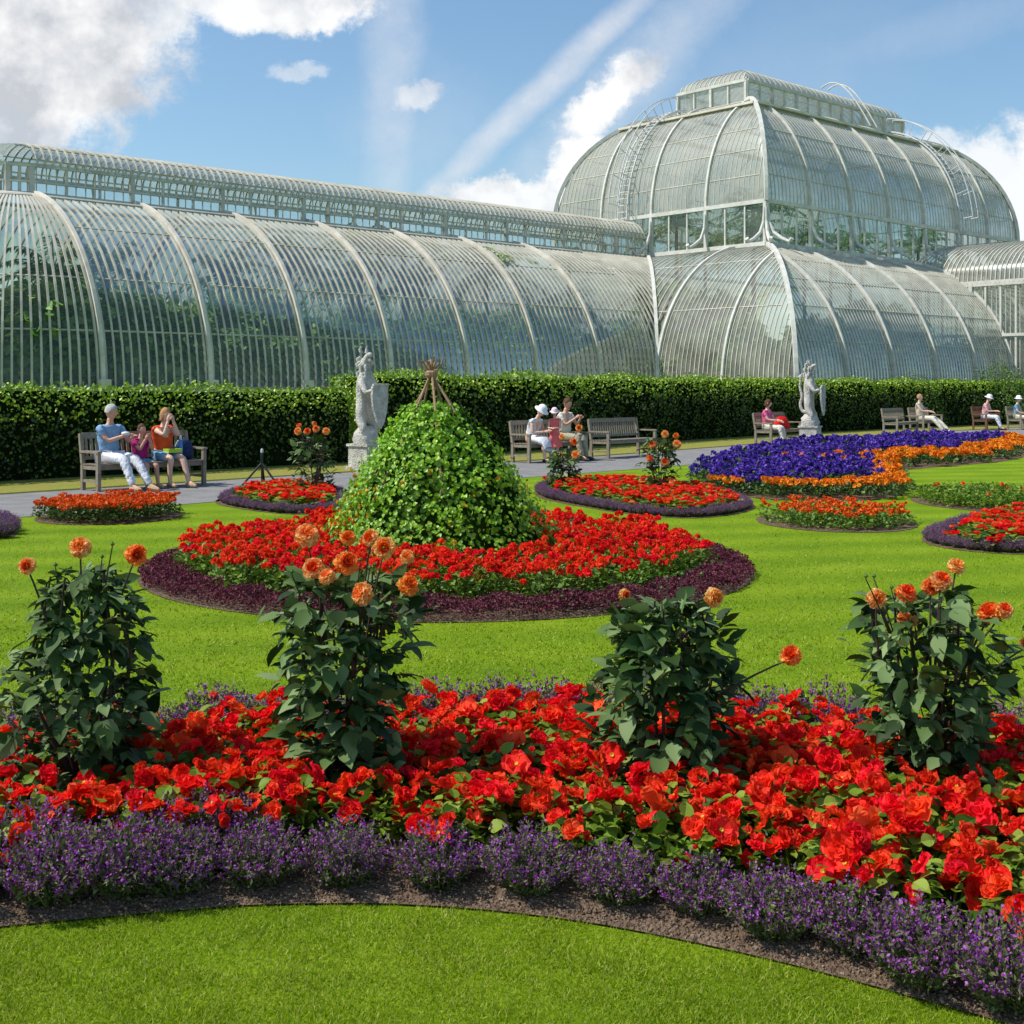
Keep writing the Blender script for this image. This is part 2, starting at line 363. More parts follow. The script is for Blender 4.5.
def dahlia_bloom(mat, inner):
    s = Soup()
    for n, el, L, z in ((12, -22, .040, .000), (12, 2, .040, .003), (11, 24, .036, .006), (9, 44, .029, .009), (7, 62, .021, .012), (5, 80, .014, .013)):
        a = (np.arange(n) + rng.random()) * 2 * PI / n; e = np.radians(el + rng.normal(0, 5, n))
        rad = np.stack([np.cos(a), np.sin(a), 0 * a], 1); up = np.array([0, 0, 1.])
        y = rad * np.cos(e)[:, None] + up * np.sin(e)[:, None]; zz = -rad * np.sin(e)[:, None] + up * np.cos(e)[:, None]
        pos = rad * .005; pos[:, 2] = z
        s.batch(PET * [.66, 1, .8], PET_F, frames(y, zz), pos, L * rng.uniform(.9, 1.1, n), inner if el > 40 else mat)
    return s.mesh('bloom')
DB = [dahlia_bloom(M['orange'], M['orange2']), dahlia_bloom(M['orange2'], M['orange3']), dahlia_bloom(M['orange'], M['orange3'])]

def dahlia(name, loc, prof, top, blooms, label, group, nleaf=300, lsc=1.0, seed=0, buds=5):
    """prof: list of (z, radius); blooms: (dx, dz, dy, size)"""
    global rng
    keep = rng; rng = np.random.default_rng(100 + seed)
    root = empty(name, loc, 0, label=label, cat='flower', group=group)
    zs = np.array([p[0] for p in prof]); rs = np.array([p[1] for p in prof])
    st = Soup(); ns = 8
    for k in range(ns):
        a = rng.uniform(0, 2 * PI); f = rng.uniform(.3, .75)
        pts = []
        for t in np.linspace(0, 1, 7):
            z = t * top * rng.uniform(.93, .97); r = np.interp(z, zs, rs) * f * min(1, t * 1.6)
            pts.append((math.cos(a) * r, math.sin(a) * r, z))
        st.tube(pts, np.linspace(.011, .004, 7), M['dah_stem'], 6, False)
    tips = []
    for (dx, dz, dy, sz) in blooms:
        bz = dz * .62; br = np.interp(bz, zs, rs) * .3
        b = np.array([np.clip(dx * .5, -br, br), dy * .4, bz]); e = np.array([dx, dy, dz - .012])
        m = (b + e) / 2 + np.array([0, 0, .05 * (dz / top)])
        q = [b * (1 - t) ** 2 + 2 * m * t * (1 - t) + e * t * t for t in np.linspace(0, 1, 7)]
        st.tube(q, np.linspace(.006, .0032, 7), M['dah_stem'], 6, False)
    budp = []
    for k in range(buds):
        a = rng.uniform(0, 2 * PI); r = np.interp(top, zs, rs) * rng.uniform(.2, .9); z = top * rng.uniform(.93, 1.08)
        e = np.array([math.cos(a) * r, math.sin(a) * r, z]); b = e * [.6, .6, .75]
        st.tube([b, (b + e) / 2 + [0, 0, .01], e], [.004, .003, .0025], M['dah_stem'], 5, False); budp.append(e)
    obj('stem', st, root)
    fs = Soup(); n = nleaf
    z = zs[0] + (top - zs[0]) * rng.random(n) ** 1.05
    a = rng.uniform(0, 2 * PI, n)
    lob = 1 + .22 * np.sin(3 * a + 7 * z + seed) + .12 * np.sin(5 * a - 11 * z)
    rr = np.interp(z, zs, rs) * lob * np.sqrt(rng.uniform(.12, 1, n)) * .86
    rad = np.stack([np.cos(a), np.sin(a), 0 * a], 1)
    z = z * (1 - .10 * (rr / (np.interp(z, zs, rs) + .01)) ** 2); pos = rad * rr[:, None]; pos[:, 2] = z
    y = rad + np.array([0, 0, 1.]) * rng.normal(-.12, .55, n)[:, None] + rng.normal(0, .35, (n, 3))
    zz = np.array([0, 0, 1.2]) + rad * .35 + rng.normal(0, .35, (n, 3))
    big = rng.random(n) ** 1.5
    n_ = n; L = (.044 + .080 * big) * lsc
    # broad serrated blade
    Fm = frames(y, zz); X_, Y_, Z_ = Fm[:, :, 0], Fm[:, :, 1], Fm[:, :, 2]
    fs.batch(BROAD, BROAD_F, Fm, pos, L, M['dah_leaf'])
    side = rng.random(n) < .60; m_ = int(side.sum())
    for sg in (-1, 1):
        ang = np.radians(rng.uniform(48, 78, m_))[:, None]
        yy2 = Y_[side] * np.cos(ang) + sg * X_[side] * np.sin(ang) - np.array([0, 0, .2])
        fs.batch(BROAD, BROAD_F, frames(yy2, Z_[side] + rng.normal(0, .25, (m_, 3))), pos[side] - Y_[side] * (L[side] * .06)[:, None], L[side] * rng.uniform(.5, .8, m_), M['dah_leaf'])
    # leaf stalks
    idx = rng.choice(n, min(n, 90), replace=False)
    for i in idx:
        p = pos[i]; q = p * [.45, .45, 1] - [0, 0, .05]
        fs.tube([q, (p + q) / 2 + [0, 0, .012], p], [.003, .0025, .002], M['dah_stem'], 4, False)
    obj('foliage', fs.mesh('foliage', True), root)
    for k, (dx, dz, dy, sz) in enumerate(blooms):
        sz *= .86; o = obj('bloom', DB[k % 3], root, (dx, dy, dz)); o.scale = (sz, sz, sz)
        o.rotation_euler = (R(rng.uniform(35, 80)), R(rng.uniform(-25, 25)), rng.uniform(-.7, .7))
    for e in budp:
        b = Soup(); b.batch(BUD, BUD_F, frames(np.array([[0, 0, 1.]]), np.array([[1., 0, 0]])), [e], .022, M['dah_leaf']); obj('bud', b, root)
    rng = keep
    return root

def clump_meshes(h, r, nst, fcol, lcol):
    st = Soup(); fl = Soup()
    a = rng.uniform(0, 2 * PI, nst); q = np.sqrt(rng.random(nst)); lean = q * R(45)
    d = np.stack([np.cos(a) * np.sin(lean), np.sin(a) * np.sin(lean), np.cos(lean)], 1) + rng.normal(0, .06, (nst, 3))
    base = np.stack([np.cos(a) * q * r * .35, np.sin(a) * q * r * .35, 0 * a], 1)
    L = h * rng.uniform(.7, 1.12, nst) * (1 - .30 * q)
    st.batch(BLADE * [.35, 1, .3], BLADE_F4, frames(d, sph(nst)), base, L, lcol)
    tip = base + norm(d) * L[:, None]
    # short leaves up each stem
    m = nst * 14; i = rng.integers(0, nst, m); t = rng.uniform(.06, .97, m)
    p = base[i] + norm(d)[i] * (L[i] * t)[:, None]
    st.batch(QLEAF * [.7, 1, 1], QLEAF_F, frames(norm(d)[i] + rng.normal(0, .7, (m, 3)), sph(m)), p, rng.uniform(.012, .024, m), lcol)
    m = nst * 7; i = rng.integers(0, nst, m); t = 1.03 - np.abs(rng.normal(0, .24, m))
    p = base[i] + norm(d)[i] * (L[i] * t)[:, None] + rng.normal(0, .004, (m, 3))
    fl.batch(QLEAF * [1.3, 1, 1], QLEAF_F, frames(sph(m), sph(m)), p, rng.uniform(.006, .0115, m), fcol)
    return st.mesh('foliage'), fl.mesh('blossom')

def small_bedder(name, fcol, lcol, h, r, nl, nf, fsz, lsz, bunch=6, label='', cat='flower', group=None, spread=.9):
    """low bedding plant: leafy dome + flower clusters held just above it"""
    root = empty(name, (0, 0, -50), label=label, cat=cat, group=group)
    s = Soup(); a = rng.uniform(0, 2 * PI, nl); q = np.sqrt(rng.random(nl)); rad = np.stack([np.cos(a), np.sin(a), 0 * a], 1)
    pos = rad * (q * r)[:, None]; pos[:, 2] = h * (.15 + .72 * rng.random(nl)) * np.sqrt(1 - (q * .8) ** 2)
    y = rad + np.array([0, 0, 1.]) * rng.uniform(-.3, 1, nl)[:, None] + rng.normal(0, .3, (nl, 3))
    s.batch(QLEAF * [1.35, 1, 1.5], QLEAF_F, frames(y, np.array([0, 0, 1.]) + rng.normal(0, .45, (nl, 3))), pos, rng.uniform(.6, 1.2, nl) * lsz, lcol)
    obj('foliage', s, root)
    f = Soup()
    a = rng.uniform(0, 2 * PI, nf); q = np.sqrt(rng.random(nf)) * spread
    c = np.stack([np.cos(a) * q * r, np.sin(a) * q * r, h * (.80 + .28 * rng.random(nf)) * np.sqrt(1 - (q * .6) ** 2)], 1)
    i = np.repeat(np.arange(nf), bunch); m = len(i)
    off = sph(m); off[:, 2] = np.abs(off[:, 2])
    p = c[i] + off * fsz * .55
    f.batch(QLEAF * [1.5, 1, 2] - [0, .5, 0], QLEAF_F, frames(sph(m), off + rng.normal(0, .25, (m, 3))), p, rng.uniform(.7, 1.1, m) * fsz * .8, fcol)
    if nf: obj('blossom', f, root)
    return root

def inside(p, poly):
    x, y = p; c = False; n = len(poly)
    for i in range(n):
        x1, y1 = poly[i]; x2, y2 = poly[(i + 1) % n]
        if (y1 > y) != (y2 > y) and x < (x2 - x1) * (y - y1) / (y2 - y1) + x1: c = not c
    return c
def edge_dist(p, poly):
    p = np.array(p); d = 1e9
    for i in range(len(poly)):
        a = np.array(poly[i]); b = np.array(poly[(i + 1) % len(poly)]); ab = b - a
        t = np.clip((p - a) @ ab / (ab @ ab), 0, 1); d = min(d, np.linalg.norm(p - a - ab * t))
    return d
def smooth_poly(poly, n=2):
    P = np.array(poly, float)
    for _ in range(n):
        Q = np.roll(P, -1, 0); P = np.stack([P * .75 + Q * .25, P * .25 + Q * .75], 1).reshape(-1, 2)
    return [tuple(p) for p in P]
def hexpts(poly, sp, jit=.25):
    P = np.array(poly); x0, y0 = P.min(0); x1, y1 = P.max(0); out = []
    j = 0; y = y0
    while y <= y1:
        x = x0 + (sp / 2 if j % 2 else 0)
        while x <= x1:
            p = (x + rng.uniform(-jit, jit) * sp, y + rng.uniform(-jit, jit) * sp)
            if inside(p, poly) and abs(p[0]) < p[1] * .425 + .8: out.append(p)
            x += sp
        y += sp * .87; j += 1
    return out
def bed(poly, z=.006):
    bm = bmesh.new(); vs = [bm.verts.new((x, y, z)) for x, y in poly]; bm.faces.new(vs); me = bpy.data.meshes.new('soil')
    bmesh.ops.triangulate(bm, faces=bm.faces[:]); bm.normal_update()
    for f in bm.faces:
        if f.normal.z < 0: f.normal_flip()
    bm.to_mesh(me); bm.free(); me.materials.append(M['soil'])
    return structure('flower_bed_soil', me)

# ================================================================== SETTING
def sheet(name, poly, z, mat):
    bm = bmesh.new(); bm.faces.new([bm.verts.new((x, y, z)) for x, y in poly]); bmesh.ops.triangulate(bm, faces=bm.faces[:])
    bm.normal_update()
    for f in bm.faces:
        if f.normal.z < 0: f.normal_flip()
    me = bpy.data.meshes.new(name); bm.to_mesh(me); bm.free(); me.materials.append(mat)
    return structure(name, me)
structure('lawn', (lambda s: (s.grid(np.array([[(x, y, 0) for y in np.linspace(-60, 900, 9)] for x in np.linspace(-600, 600, 9)]), M['lawn']), s)[1])(Soup()))

# line along the far edge of the path (rear legs of the benches)
LINE = [(-18.5, 7.5), (-12.6, 14.9), (-7.2, 20.9), (-2.7, 25.8), (1.9, 30.7), (7.3, 37.8), (13.6, 45.8), (22, 54.2), (34, 65)]
def smooth_line(L, n=3):
    P = np.array(L, float)
    for _ in range(n):
        Q = [P[0]]
        for a, b in zip(P[:-1], P[1:]): Q += [a * .75 + b * .25, a * .25 + b * .75]
        Q.append(P[-1]); P = np.array(Q)
    return P
LN = smooth_line(LINE, 2)
def offset(P, d):
    T = np.gradient(P, axis=0); T = norm(T); Nn = np.stack([-T[:, 1], T[:, 0]], 1)   # left-hand = behind the benches
    return P + Nn * d
def band(name, d0, d1, z, mat):
    A, B = offset(LN, d0), offset(LN, d1); s = Soup()
    s.grid(np.stack([np.c_[A, np.full(len(A), z)], np.c_[B, np.full(len(B), z)]], 1), mat)
    return structure(name, s)
band('path', .12, -3.45, .006, M['path'])
band('dry_grass_verge', .16, 4.5, .010, M['verge'])
# low metal edging between path and verge is a slight step
s = Soup(); A = offset(LN, .14)
s.tube(np.c_[A, np.full(len(A), .012)], .018, M['verge'], 5); tag(obj('turf_edge', s), kind='structure')

# ------------------------------------------------------------------ benches
TH = R(43)
def bench_proto(mat, L=2.0):
    """origin at the rear left leg; length along +x, depth towards -y"""
    root = empty('park_bench', (0, 0, -50), label='x', cat='bench', group='park benches along the path')
    def b(nm, *a):
        s = Soup(); [s.box(c, d, mat, Rm=rm) if rm is not None else s.box(c, d, mat) for c, d, rm in a]; return obj(nm, s, root)
    tilt = np.array(Matrix.Rotation(R(-9), 3, 'X'))
    for x in (0, L):
        b('rear_leg', ((x, 0, .22), (.06, .07, .44), None), ((x, .045, .68), (.06, .06, .52), tilt))
        b('front_leg', ((x, -.5, .31), (.06, .07, .62), None))
        b('armrest', ((x, -.25, .64), (.085, .60, .035), None), ((x, -.25, .16), (.04, .44, .045), None), ((x, -.25, .38), (.04, .46, .06), None))
    s = Soup()
    for k in range(6): s.box((L / 2, -.06 - k * .088, .435 - .004 * (k == 0)), (L + .04, .07, .022), mat)
    s.box((L / 2, -.49, .385), (L - .06, .03, .075), mat); s.box((L / 2, -.01, .385), (L - .06, .03, .075), mat); obj('seat', s, root)
    s = Soup(); s.box((L / 2, .088, .90), (L - .062, .05, .10), mat, Rm=tilt); s.box((L / 2, .018, .53), (L - .062, .035, .055), mat, Rm=tilt)
    for k in range(int(L / .095) - 1): s.box((.085 + k * .095, .052, .715), (.048, .018, .34), mat, Rm=tilt)
    obj('backrest', s, root)
    return root
BE = []
def put_bench(first_, x, y, label, th=TH, used=[]):
    # local +x -> world (sin th, cos th): rotate by 90-th
    rz = PI / 2 - th
    if first_ in used: r = dup(first_, (x, y, .006), rz, 1, label)
    else: used.append(first_); r = first_; r.location = (x, y, .006); r.rotation_euler = (0, 0, rz); r['label'] = label
    BE.append((np.array([x, y]), np.array([math.sin(th), math.cos(th)]), np.array([math.cos(th), -math.sin(th)]), th)); return r
pb = bench_proto(M['wood']); pd = bench_proto(M['wood_dark'], 1.7)
put_bench(pb, -7.12, 20.95, 'weathered wooden bench with the man in blue, a child and a woman seated on it')
put_bench(pb, .02, 28.7, 'weathered wooden bench shared by the white hatted woman and the adult in cream')
put_bench(pb, 1.92, 30.5, 'empty weathered wooden bench showing its whole slatted back, right of the adult in cream', R(40))
put_bench(pb, 7.3, 37.8, 'pale wooden bench left of the right statue with the girl in pink', R(38))
put_bench(pb, 13.55, 46.0, 'empty pale wooden bench nearest the cream dressed woman, right of the right statue', R(38))
put_bench(pb, 15.15, 48.0, 'pale wooden bench the cream dressed woman sits on', R(38))
put_bench(pd, 18.5, 50.6, 'brown wooden bench with the white capped woman in pink', R(38))
put_bench(pb, 20.2, 51.4, 'pale wooden bench cut by the right edge of the photo', R(38))

# ------------------------------------------------------------------ people
DEPS = []
def skin_mesh(nodes, edges, root_i, mats, sub=1):
    """nodes: list of (x,y,z,r[,ry]); returns evaluated mesh of a Skin + Subsurf surface"""
    me = bpy.data.meshes.new('skin_tmp'); me.from_pydata([n[:3] for n in nodes], edges, [])
    o = bpy.data.objects.new('skin_tmp', me); COL.objects.link(o)
    mo = o.modifiers.new('s', 'SKIN'); mo.use_smooth_shade = True
    sk = me.skin_vertices[0].data
    for i, nd in enumerate(nodes):
        sk[i].radius = (nd[3], nd[4] if len(nd) > 4 else nd[3]); sk[i].use_root = (i == root_i)
    m2 = o.modifiers.new('b', 'SUBSURF'); m2.levels = sub; m2.render_levels = sub
    dg = bpy.context.evaluated_depsgraph_get(); ev = o.evaluated_get(dg)
    out = bpy.data.meshes.new_from_object(ev); out.materials.clear()
    for m in mats: out.materials.append(m)
    bpy.data.objects.remove(o); bpy.data.meshes.remove(me)
    for p in out.polygons: p.use_smooth = True; p.material_index = 0
    return out
def join_soup(me, soup, name):
    """append a Soup's geometry to a mesh (one continuous object)"""
    bm = bmesh.new(); bm.from_mesh(me); tmp = soup.mesh('tmp', True)
    base = len(me.materials)
    n0 = len(bm.faces); bm.from_mesh(tmp); bm.faces.ensure_lookup_table()
    for m in tmp.materials: me.materials.append(m)
    for f in bm.faces[n0:]: f.material_index += base
    out = bpy.data.meshes.new(name)
    for m in me.materials: out.materials.append(m)
    bm.to_mesh(out); bm.free(); return out
def crease(me, amp=.010):
    n = len(me.vertices); co = np.empty(n * 3, np.float32); no = np.empty(n * 3, np.float32)
    me.vertices.foreach_get('co', co); me.vertices.foreach_get('normal', no); co = co.reshape(-1, 3); no = no.reshape(-1, 3)
    w = np.sin(co[:, 2] * 58 + 5 * np.sin(co[:, 0] * 21) + co[:, 1] * 19) * np.sin(co[:, 0] * 34 + co[:, 1] * 41) + .6 * np.sin(co[:, 2] * 113 + co[:, 0] * 70)
    co = co + no * (w * amp)[:, None]; me.vertices.foreach_set('co', co.ravel()); me.update(); return me
EYE_M = flat('eye', (.03, .02, .02), 0); LIP = flat('lips', (.45, .14, .12), 0)

def person(loc, rz, label, top, bottom, hair, skin='skin', scale=1.0, pose='sit', rh=None, lh=None, lean=0.0, hat=None, longhair=False, sleeves=True, skirt=False, barelegs=False, knees=(.45, .45), feet=(.50, .50), headturn=(0, 0), shoes=None, legs_out=0.0, broad=1.0):
    """local frame: faces -y, x to the person's left; hips at origin, ground z=0"""
    root = empty('person', loc, rz, label=label, cat='person'); root.scale = (scale,) * 3
    sk = M[skin]; b = broad
    if pose == 'sit': hz = .53
    else: hz = .92
    pel = (0, 0, hz, .125 * b, .105); ln = lean
    def up(h, f=0.0):  # point on the spine, h above the hips
        return (0, .03 - h * math.sin(ln) + f, hz + h * math.cos(ln))
    bel = (*up(.16), .125 * b, .10); che = (*up(.36), .135 * b, .10); ne0 = (*up(.49), .06, .055); ne = (*up(.56, -.005), .045, .045)
    sh = up(.45)
    shl = (.165 * b, sh[1], sh[2], .056); shr = (-.165 * b, sh[1], sh[2], .056)
    rh = rh or (-.12, -.34, hz + .12); lh = lh or (.12, -.34, hz + .12)
    def elbow(s_, h):
        s_ = np.array(s_[:3]); h = np.array(h); m = (s_ + h) / 2; d = np.linalg.norm(h - s_)
        o = math.sqrt(max(0.0, .27 ** 2 - (d / 2) ** 2)); v = np.array([np.sign(s_[0]) * .45, .25, -1.0]); ax = (h - s_) / (d + 1e-6)
        v = v - ax * (v @ ax); v /= np.linalg.norm(v); return m + v * o
    el, er = elbow(shl, lh), elbow(shr, rh)
    hl = (.095, -.02, hz - .02, .088); hr = (-.095, -.02, hz - .02, .088)
    if pose == 'sit':
        kl = (.11, -knees[0], hz - .03, .062); kr = (-.11, -knees[1], hz - .03, .062)
        al = (.12, -feet[0], .09, .038); ar = (-.12, -feet[1], .09, .038)
        kl = (.11, -knees[0], hz - .03 + .0, .062)
    else:
        kl = (.09, -.04, .50, .058); kr = (-.09, .0, .50, .058); al = (.09, .02, .09, .038); ar = (-.09, .06, .09, .038)
    tl = (al[0] + .02, al[1] - .16, .035, .032); tr = (ar[0] - .02, ar[1] - .16, .035, .032)
    nodes = [pel, bel, che, ne0, ne, shl, (*el, .038), (*lh, .026), shr, (*er, .038), (*rh, .026), hl, kl, ((kl[0] + al[0]) / 2, (kl[1] + al[1]) / 2 + .02, (kl[2] + al[2]) / 2 + .05, .052), al, tl, hr, kr, ((kr[0] + ar[0]) / 2, (kr[1] + ar[1]) / 2 + .02, (kr[2] + ar[2]) / 2 + .05, .052), ar, tr]
    hd = np.array(up(.70, -.03)); nodes.append((*up(.62, -.015), .06, .065)); 
    edges = [(0, 1), (1, 2), (2, 3), (3, 4), (2, 5), (5, 6), (6, 7), (2, 8), (8, 9), (9, 10), (0, 11), (11, 12), (12, 13), (13, 14), (14, 15), (0, 16), (16, 17), (17, 18), (18, 19), (19, 20), (4, 21)]
    body = skin_mesh(nodes, edges, 0, [sk])
    # head, face, ears and hands grown onto the same mesh
    s = Soup(); HR_ = Matrix.Rotation(headturn[0], 3, 'Z') @ Matrix.Rotation(headturn[1] + ln * .6, 3, 'X'); HR_ = np.array(HR_)
    th = np.linspace(0, PI, 11); ph = np.arange(16) * 2 * PI / 16; V = []
    for t in th:
        row = []
        for p in ph:
            x = .078 * math.sin(t) * math.cos(p); y = .098 * math.sin(t) * math.sin(p); z = .118 * math.cos(t)
            if z < 0: x *= 1 - .28 * (-z / .118); y = y * (1 - .12 * (-z / .118)) - .012 * (-z / .118)
            f = max(0, -math.sin(p)) * math.sin(t)
            if f > .96 and -.045 < z < .02: y -= .022      # nose
            row.append(np.array([x, y, z]) @ HR_.T + hd)
        V.append(row)
    s.grid(np.array(V), sk, True)
    def hp(*p): return np.array(p) @ HR_.T + hd
    for sx in (-1, 1):
        s.batch(CLOD, CLOD_F, frames(np.array([[0, 1., 0]]), np.array([[0, 0, 1.]])), [hp(.030 * sx, -.088, .018)], .018, EYE_M)
        s.tube([hp(.076 * sx, 0, .02), hp(.088 * sx, .006, .0), hp(.078 * sx, 0, -.03)], [.008, .013, .006], sk, 6)
    s.tube([hp(-.022, -.088, -.052), hp(0, -.096, -.052), hp(.022, -.088, -.052)], [.003, .006, .003], LIP, 5)
    for hnd, elb, side in ((lh, el, 1), (rh, er, -1)):
        d = norm(np.array(hnd) - np.array(elb)); sd = norm(np.cross(d, [0, 0, 1.])); nz = np.cross(sd, d); c = np.array(hnd)
        s.tube([c - d * .01, c + d * .04, c + d * .085], [.022, .036, .030], sk, 8)
        for k, (o, L_) in enumerate(((-.027, .062), (-.009, .072), (.009, .068), (.027, .052))):
            p0 = c + d * .075 + sd * o; s.tube([p0, p0 + d * L_ * .55 - nz * .008, p0 + d * L_ * .85 - nz * .030], [.0095, .0085, .006], sk, 6)
        p0 = c + d * .02 - sd * .025 * side; s.tube([p0, p0 - sd * .03 * side + d * .03, p0 - sd * .03 * side + d * .06 - nz * .01], [.011, .010, .007], sk, 6)
    body = join_soup(body, s, 'body'); obj('body', body, root)
    # clothes
    g_ = 1.16
    def inf(nd, k=g_, a=.004): return (nd[0], nd[1], nd[2], nd[3] * k + a, (nd[4] if len(nd) > 4 else nd[3]) * k + a)
    sl = .62 if sleeves else .18
    def part_arm(s_, e): return tuple(np.array(s_[:3]) * (1 - sl) + np.array(e) * sl) + (.052,)
    ns = [inf(pel), inf(bel), inf(che), inf(ne0, 1.02), inf(shl, 1.12), part_arm(shl, el), inf(shr, 1.12), part_arm(shr, er)]
    obj('top_garment', crease(skin_mesh(ns, [(0, 1), (1, 2), (2, 3), (2, 4), (4, 5), (2, 6), (6, 7)], 0, [top], 2)), root)
    if skirt:
        s = Soup(); rows = []
        wz = up(.10)
        if pose == 'sit':
            for (cy, cz, rx, rz_) in ((wz[1], wz[2], .13, .12), (-.10, hz, .19, .12), (-.28, hz - .02, .215, .105), (-knees[0] - .02, hz - .06, .22, .11), (-knees[0] - .10, hz - .22, .20, .05)):
                rows.append([(rx * math.cos(p), cy + (.0 if cz != wz[2] else .1 * math.sin(p)), cz + rz_ * math.sin(p) * (1 if cz != wz[2] else .2)) for p in ph])
        else:
            for (cz, r_) in ((hz + .12, .125), (hz, .16), (hz - .2, .21), (hz - .42, .26)):
                rows.append([((r_ + .012 * math.cos(6 * p)) * math.cos(p), (r_ * .8 + .012 * math.cos(5 * p)) * math.sin(p), cz) for p in ph])
        s.grid(np.array(rows), bottom, True); obj('skirt', s.mesh('skirt', True), root)
    else:
        ns = [inf(pel, 1.1), inf(hl), inf(kl, 1.25), inf(nodes[13], 1.3), (*al[:3], .058) if not barelegs else inf(nodes[13], 1.3), inf(hr), inf(kr, 1.25), inf(nodes[18], 1.3), (*ar[:3], .058) if not barelegs else inf(nodes[18], 1.3)]
        if barelegs:
            ns = [ns[0], ns[1], (*(np.array(hl[:3]) * .2 + np.array(kl[:3]) * .8), .085), ns[5], (*(np.array(hr[:3]) * .2 + np.array(kr[:3]) * .8), .085)]; ed = [(0, 1), (1, 2), (0, 3), (3, 4)]
        else: ed = [(0, 1), (1, 2), (2, 3), (3, 4), (0, 5), (5, 6), (6, 7), (7, 8)]
        obj('trousers', crease(skin_mesh(ns, ed, 0, [bottom], 2)), root)
    # hair cap
    s = Soup(); rows = []
    for t in np.linspace(.0, 1, 8):
        row = []
        for p in ph:
            front = max(0, -math.sin(p)); lim = PI * (.62 if longhair else .55) - front * PI * .27; tt = t * lim
            x = .088 * math.sin(tt) * math.cos(p); y = .108 * math.sin(tt) * math.sin(p) + .006; z = .128 * math.cos(tt)
            if longhair and front < .4 and t > .8: z -= .05
            wv_ = 1 + .05 * math.sin(7 * p + 3 * t) + .035 * math.sin(13 * p - 9 * t); row.append(hp(x * wv_, y * wv_, z * (1 + .03 * math.sin(5 * p + 8 * t)) + .002))
        rows.append(row)
    s.grid(np.array(rows), hair, True); obj('hair', s.mesh('hair', True), root)
    if hat:
        s = Soup(); rows = []
        for r_, z_ in ((.001, .165), (.06, .160), (.098, .12), (.106, .055), (.112, .05), (.165, .03), (.168, .022), (.11, .044)):
            rows.append([hp(r_ * math.cos(p), r_ * 1.08 * math.sin(p), z_) for p in ph])
        s.grid(np.array(rows), hat, True); obj('sun_hat', s.mesh('hat', True), root)
    sm = shoes or M['black']
    for a_ in (al, ar):
        s = Soup(); s.tube([(a_[0], a_[1] + .055, .045), (a_[0], a_[1] - .02, .055), (a_[0] * 1.05, a_[1] - .12, .042), (a_[0] * 1.1, a_[1] - .20, .032)], [.034, .046, .044, .022], sm, 8); obj('shoe', s, root)
    return root
def seat_pt(i, t, back=.20, z=0):
    o, d, f, th = BE[i]; p = o + d * t + f * back; return (float(p[0]), float(p[1]), z), (-(PI / 2 + 0) + math.atan2(f[1], f[0])) + PI
# facing -y local must turn to bench-facing f: rz = atan2(f)+90deg
def seated(i, t, label, back=.22, turn=0.0, **kw):
    o, d, f, th = BE[i]; p = o + d * t + f * back; rz = math.atan2(f[1], f[0]) + PI / 2 + turn
    return person((float(p[0]), float(p[1]), .012), rz, label, **kw)
C = {k: flat(k, v) for k, v in dict(blue_shirt=(.22, .36, .55), white_cloth=(.75, .75, .78), magenta=(.42, .02, .16), orange_top=(.75, .09, .02), lime=(.45, .62, .06), sky=(.18, .35, .50), hair_white=(.48, .46, .43), hair_blond=(.42, .22, .09), hair_brown=(.10, .045, .02),
    navy=(.02, .035, .10), bottle=(.10, .28, .65), pale_pink=(.80, .42, .45), coral=(.78, .14, .14), cream=(.72, .66, .54), pink=(.72, .12, .28), red=(.65, .01, .01), dark_cloth=(.03, .03, .04), khaki=(.36, .32, .22), tan=(.5, .33, .2), white_hat=(.82, .82, .86), pink_hat=(.80, .60, .66)).items()}
seated(0, .36, 'white haired man in a blue shirt and white trousers', top=C['blue_shirt'], bottom=C['white_cloth'], hair=C['hair_white'], broad=1.28, lean=.06, rh=(.00, -.36, .86), lh=(.14, -.38, .84), feet=(.82, .72), knees=(.46, .46), headturn=(.5, .15), shoes=C['tan'], turn=.15, scale=1.05)
seated(0, .93, 'dark haired child in a magenta top eating between the man and the woman', top=C['magenta'], bottom=C['sky'], hair=C['hair_brown'], scale=.80, lean=.08, rh=(-.03, -.27, 1.04), lh=(.06, -.27, 1.04), barelegs=True, shoes=C['tan'])
seated(0, 1.36, 'blonde woman in an orange vest lifting food to her mouth with both hands', top=C['orange_top'], bottom=C['sky'], hair=C['hair_blond'], skin='skin_lt', lean=.12, rh=(-.05, -.25, 1.13), lh=(.05, -.25, 1.13), sleeves=False, barelegs=True, feet=(.62, .42), longhair=True, shoes=C['tan'])
# things held / carried
def on_bench(i, t, back, z):
    o, d, f, th = BE[i]; p = o + d * t + f * back; return (float(p[0]), float(p[1]), z)
def food(p, label, col, size=.05, name='sandwich'):
    s = Soup(); s.lathe([(.001, -.3), (.7, -.28), (1, 0), (.75, .3), (.001, .42)], col, k=9); me = s.mesh(name, True)
    o = obj(name, me, None, p); o.scale = (size, size, size * 1.1); tag(o, label, 'food'); return o
food(on_bench(0, .40, .66, .95), 'pale snack wrapped in paper in the hands of the man in blue', C['white_cloth'], .075)
x_, y_, z_ = on_bench(0, 1.40, .47, .62); root = empty('lunch_box', (x_, y_, z_), R(47), label='lime green lunch box on the lap of the woman in orange', cat='box')
s = Soup(); s.box((0, 0, 0), (.26, .17, .055), C['lime']); obj('tray', s, root); s = Soup(); s.box((0, 0, .032), (.27, .18, .012), C['lime']); obj('lid', s, root)
x_, y_, z_ = on_bench(0, 1.78, .22, .45); root = empty('backpack', (x_, y_, z_), R(47), label='dark blue backpack standing on the right end of the left bench', cat='bag')
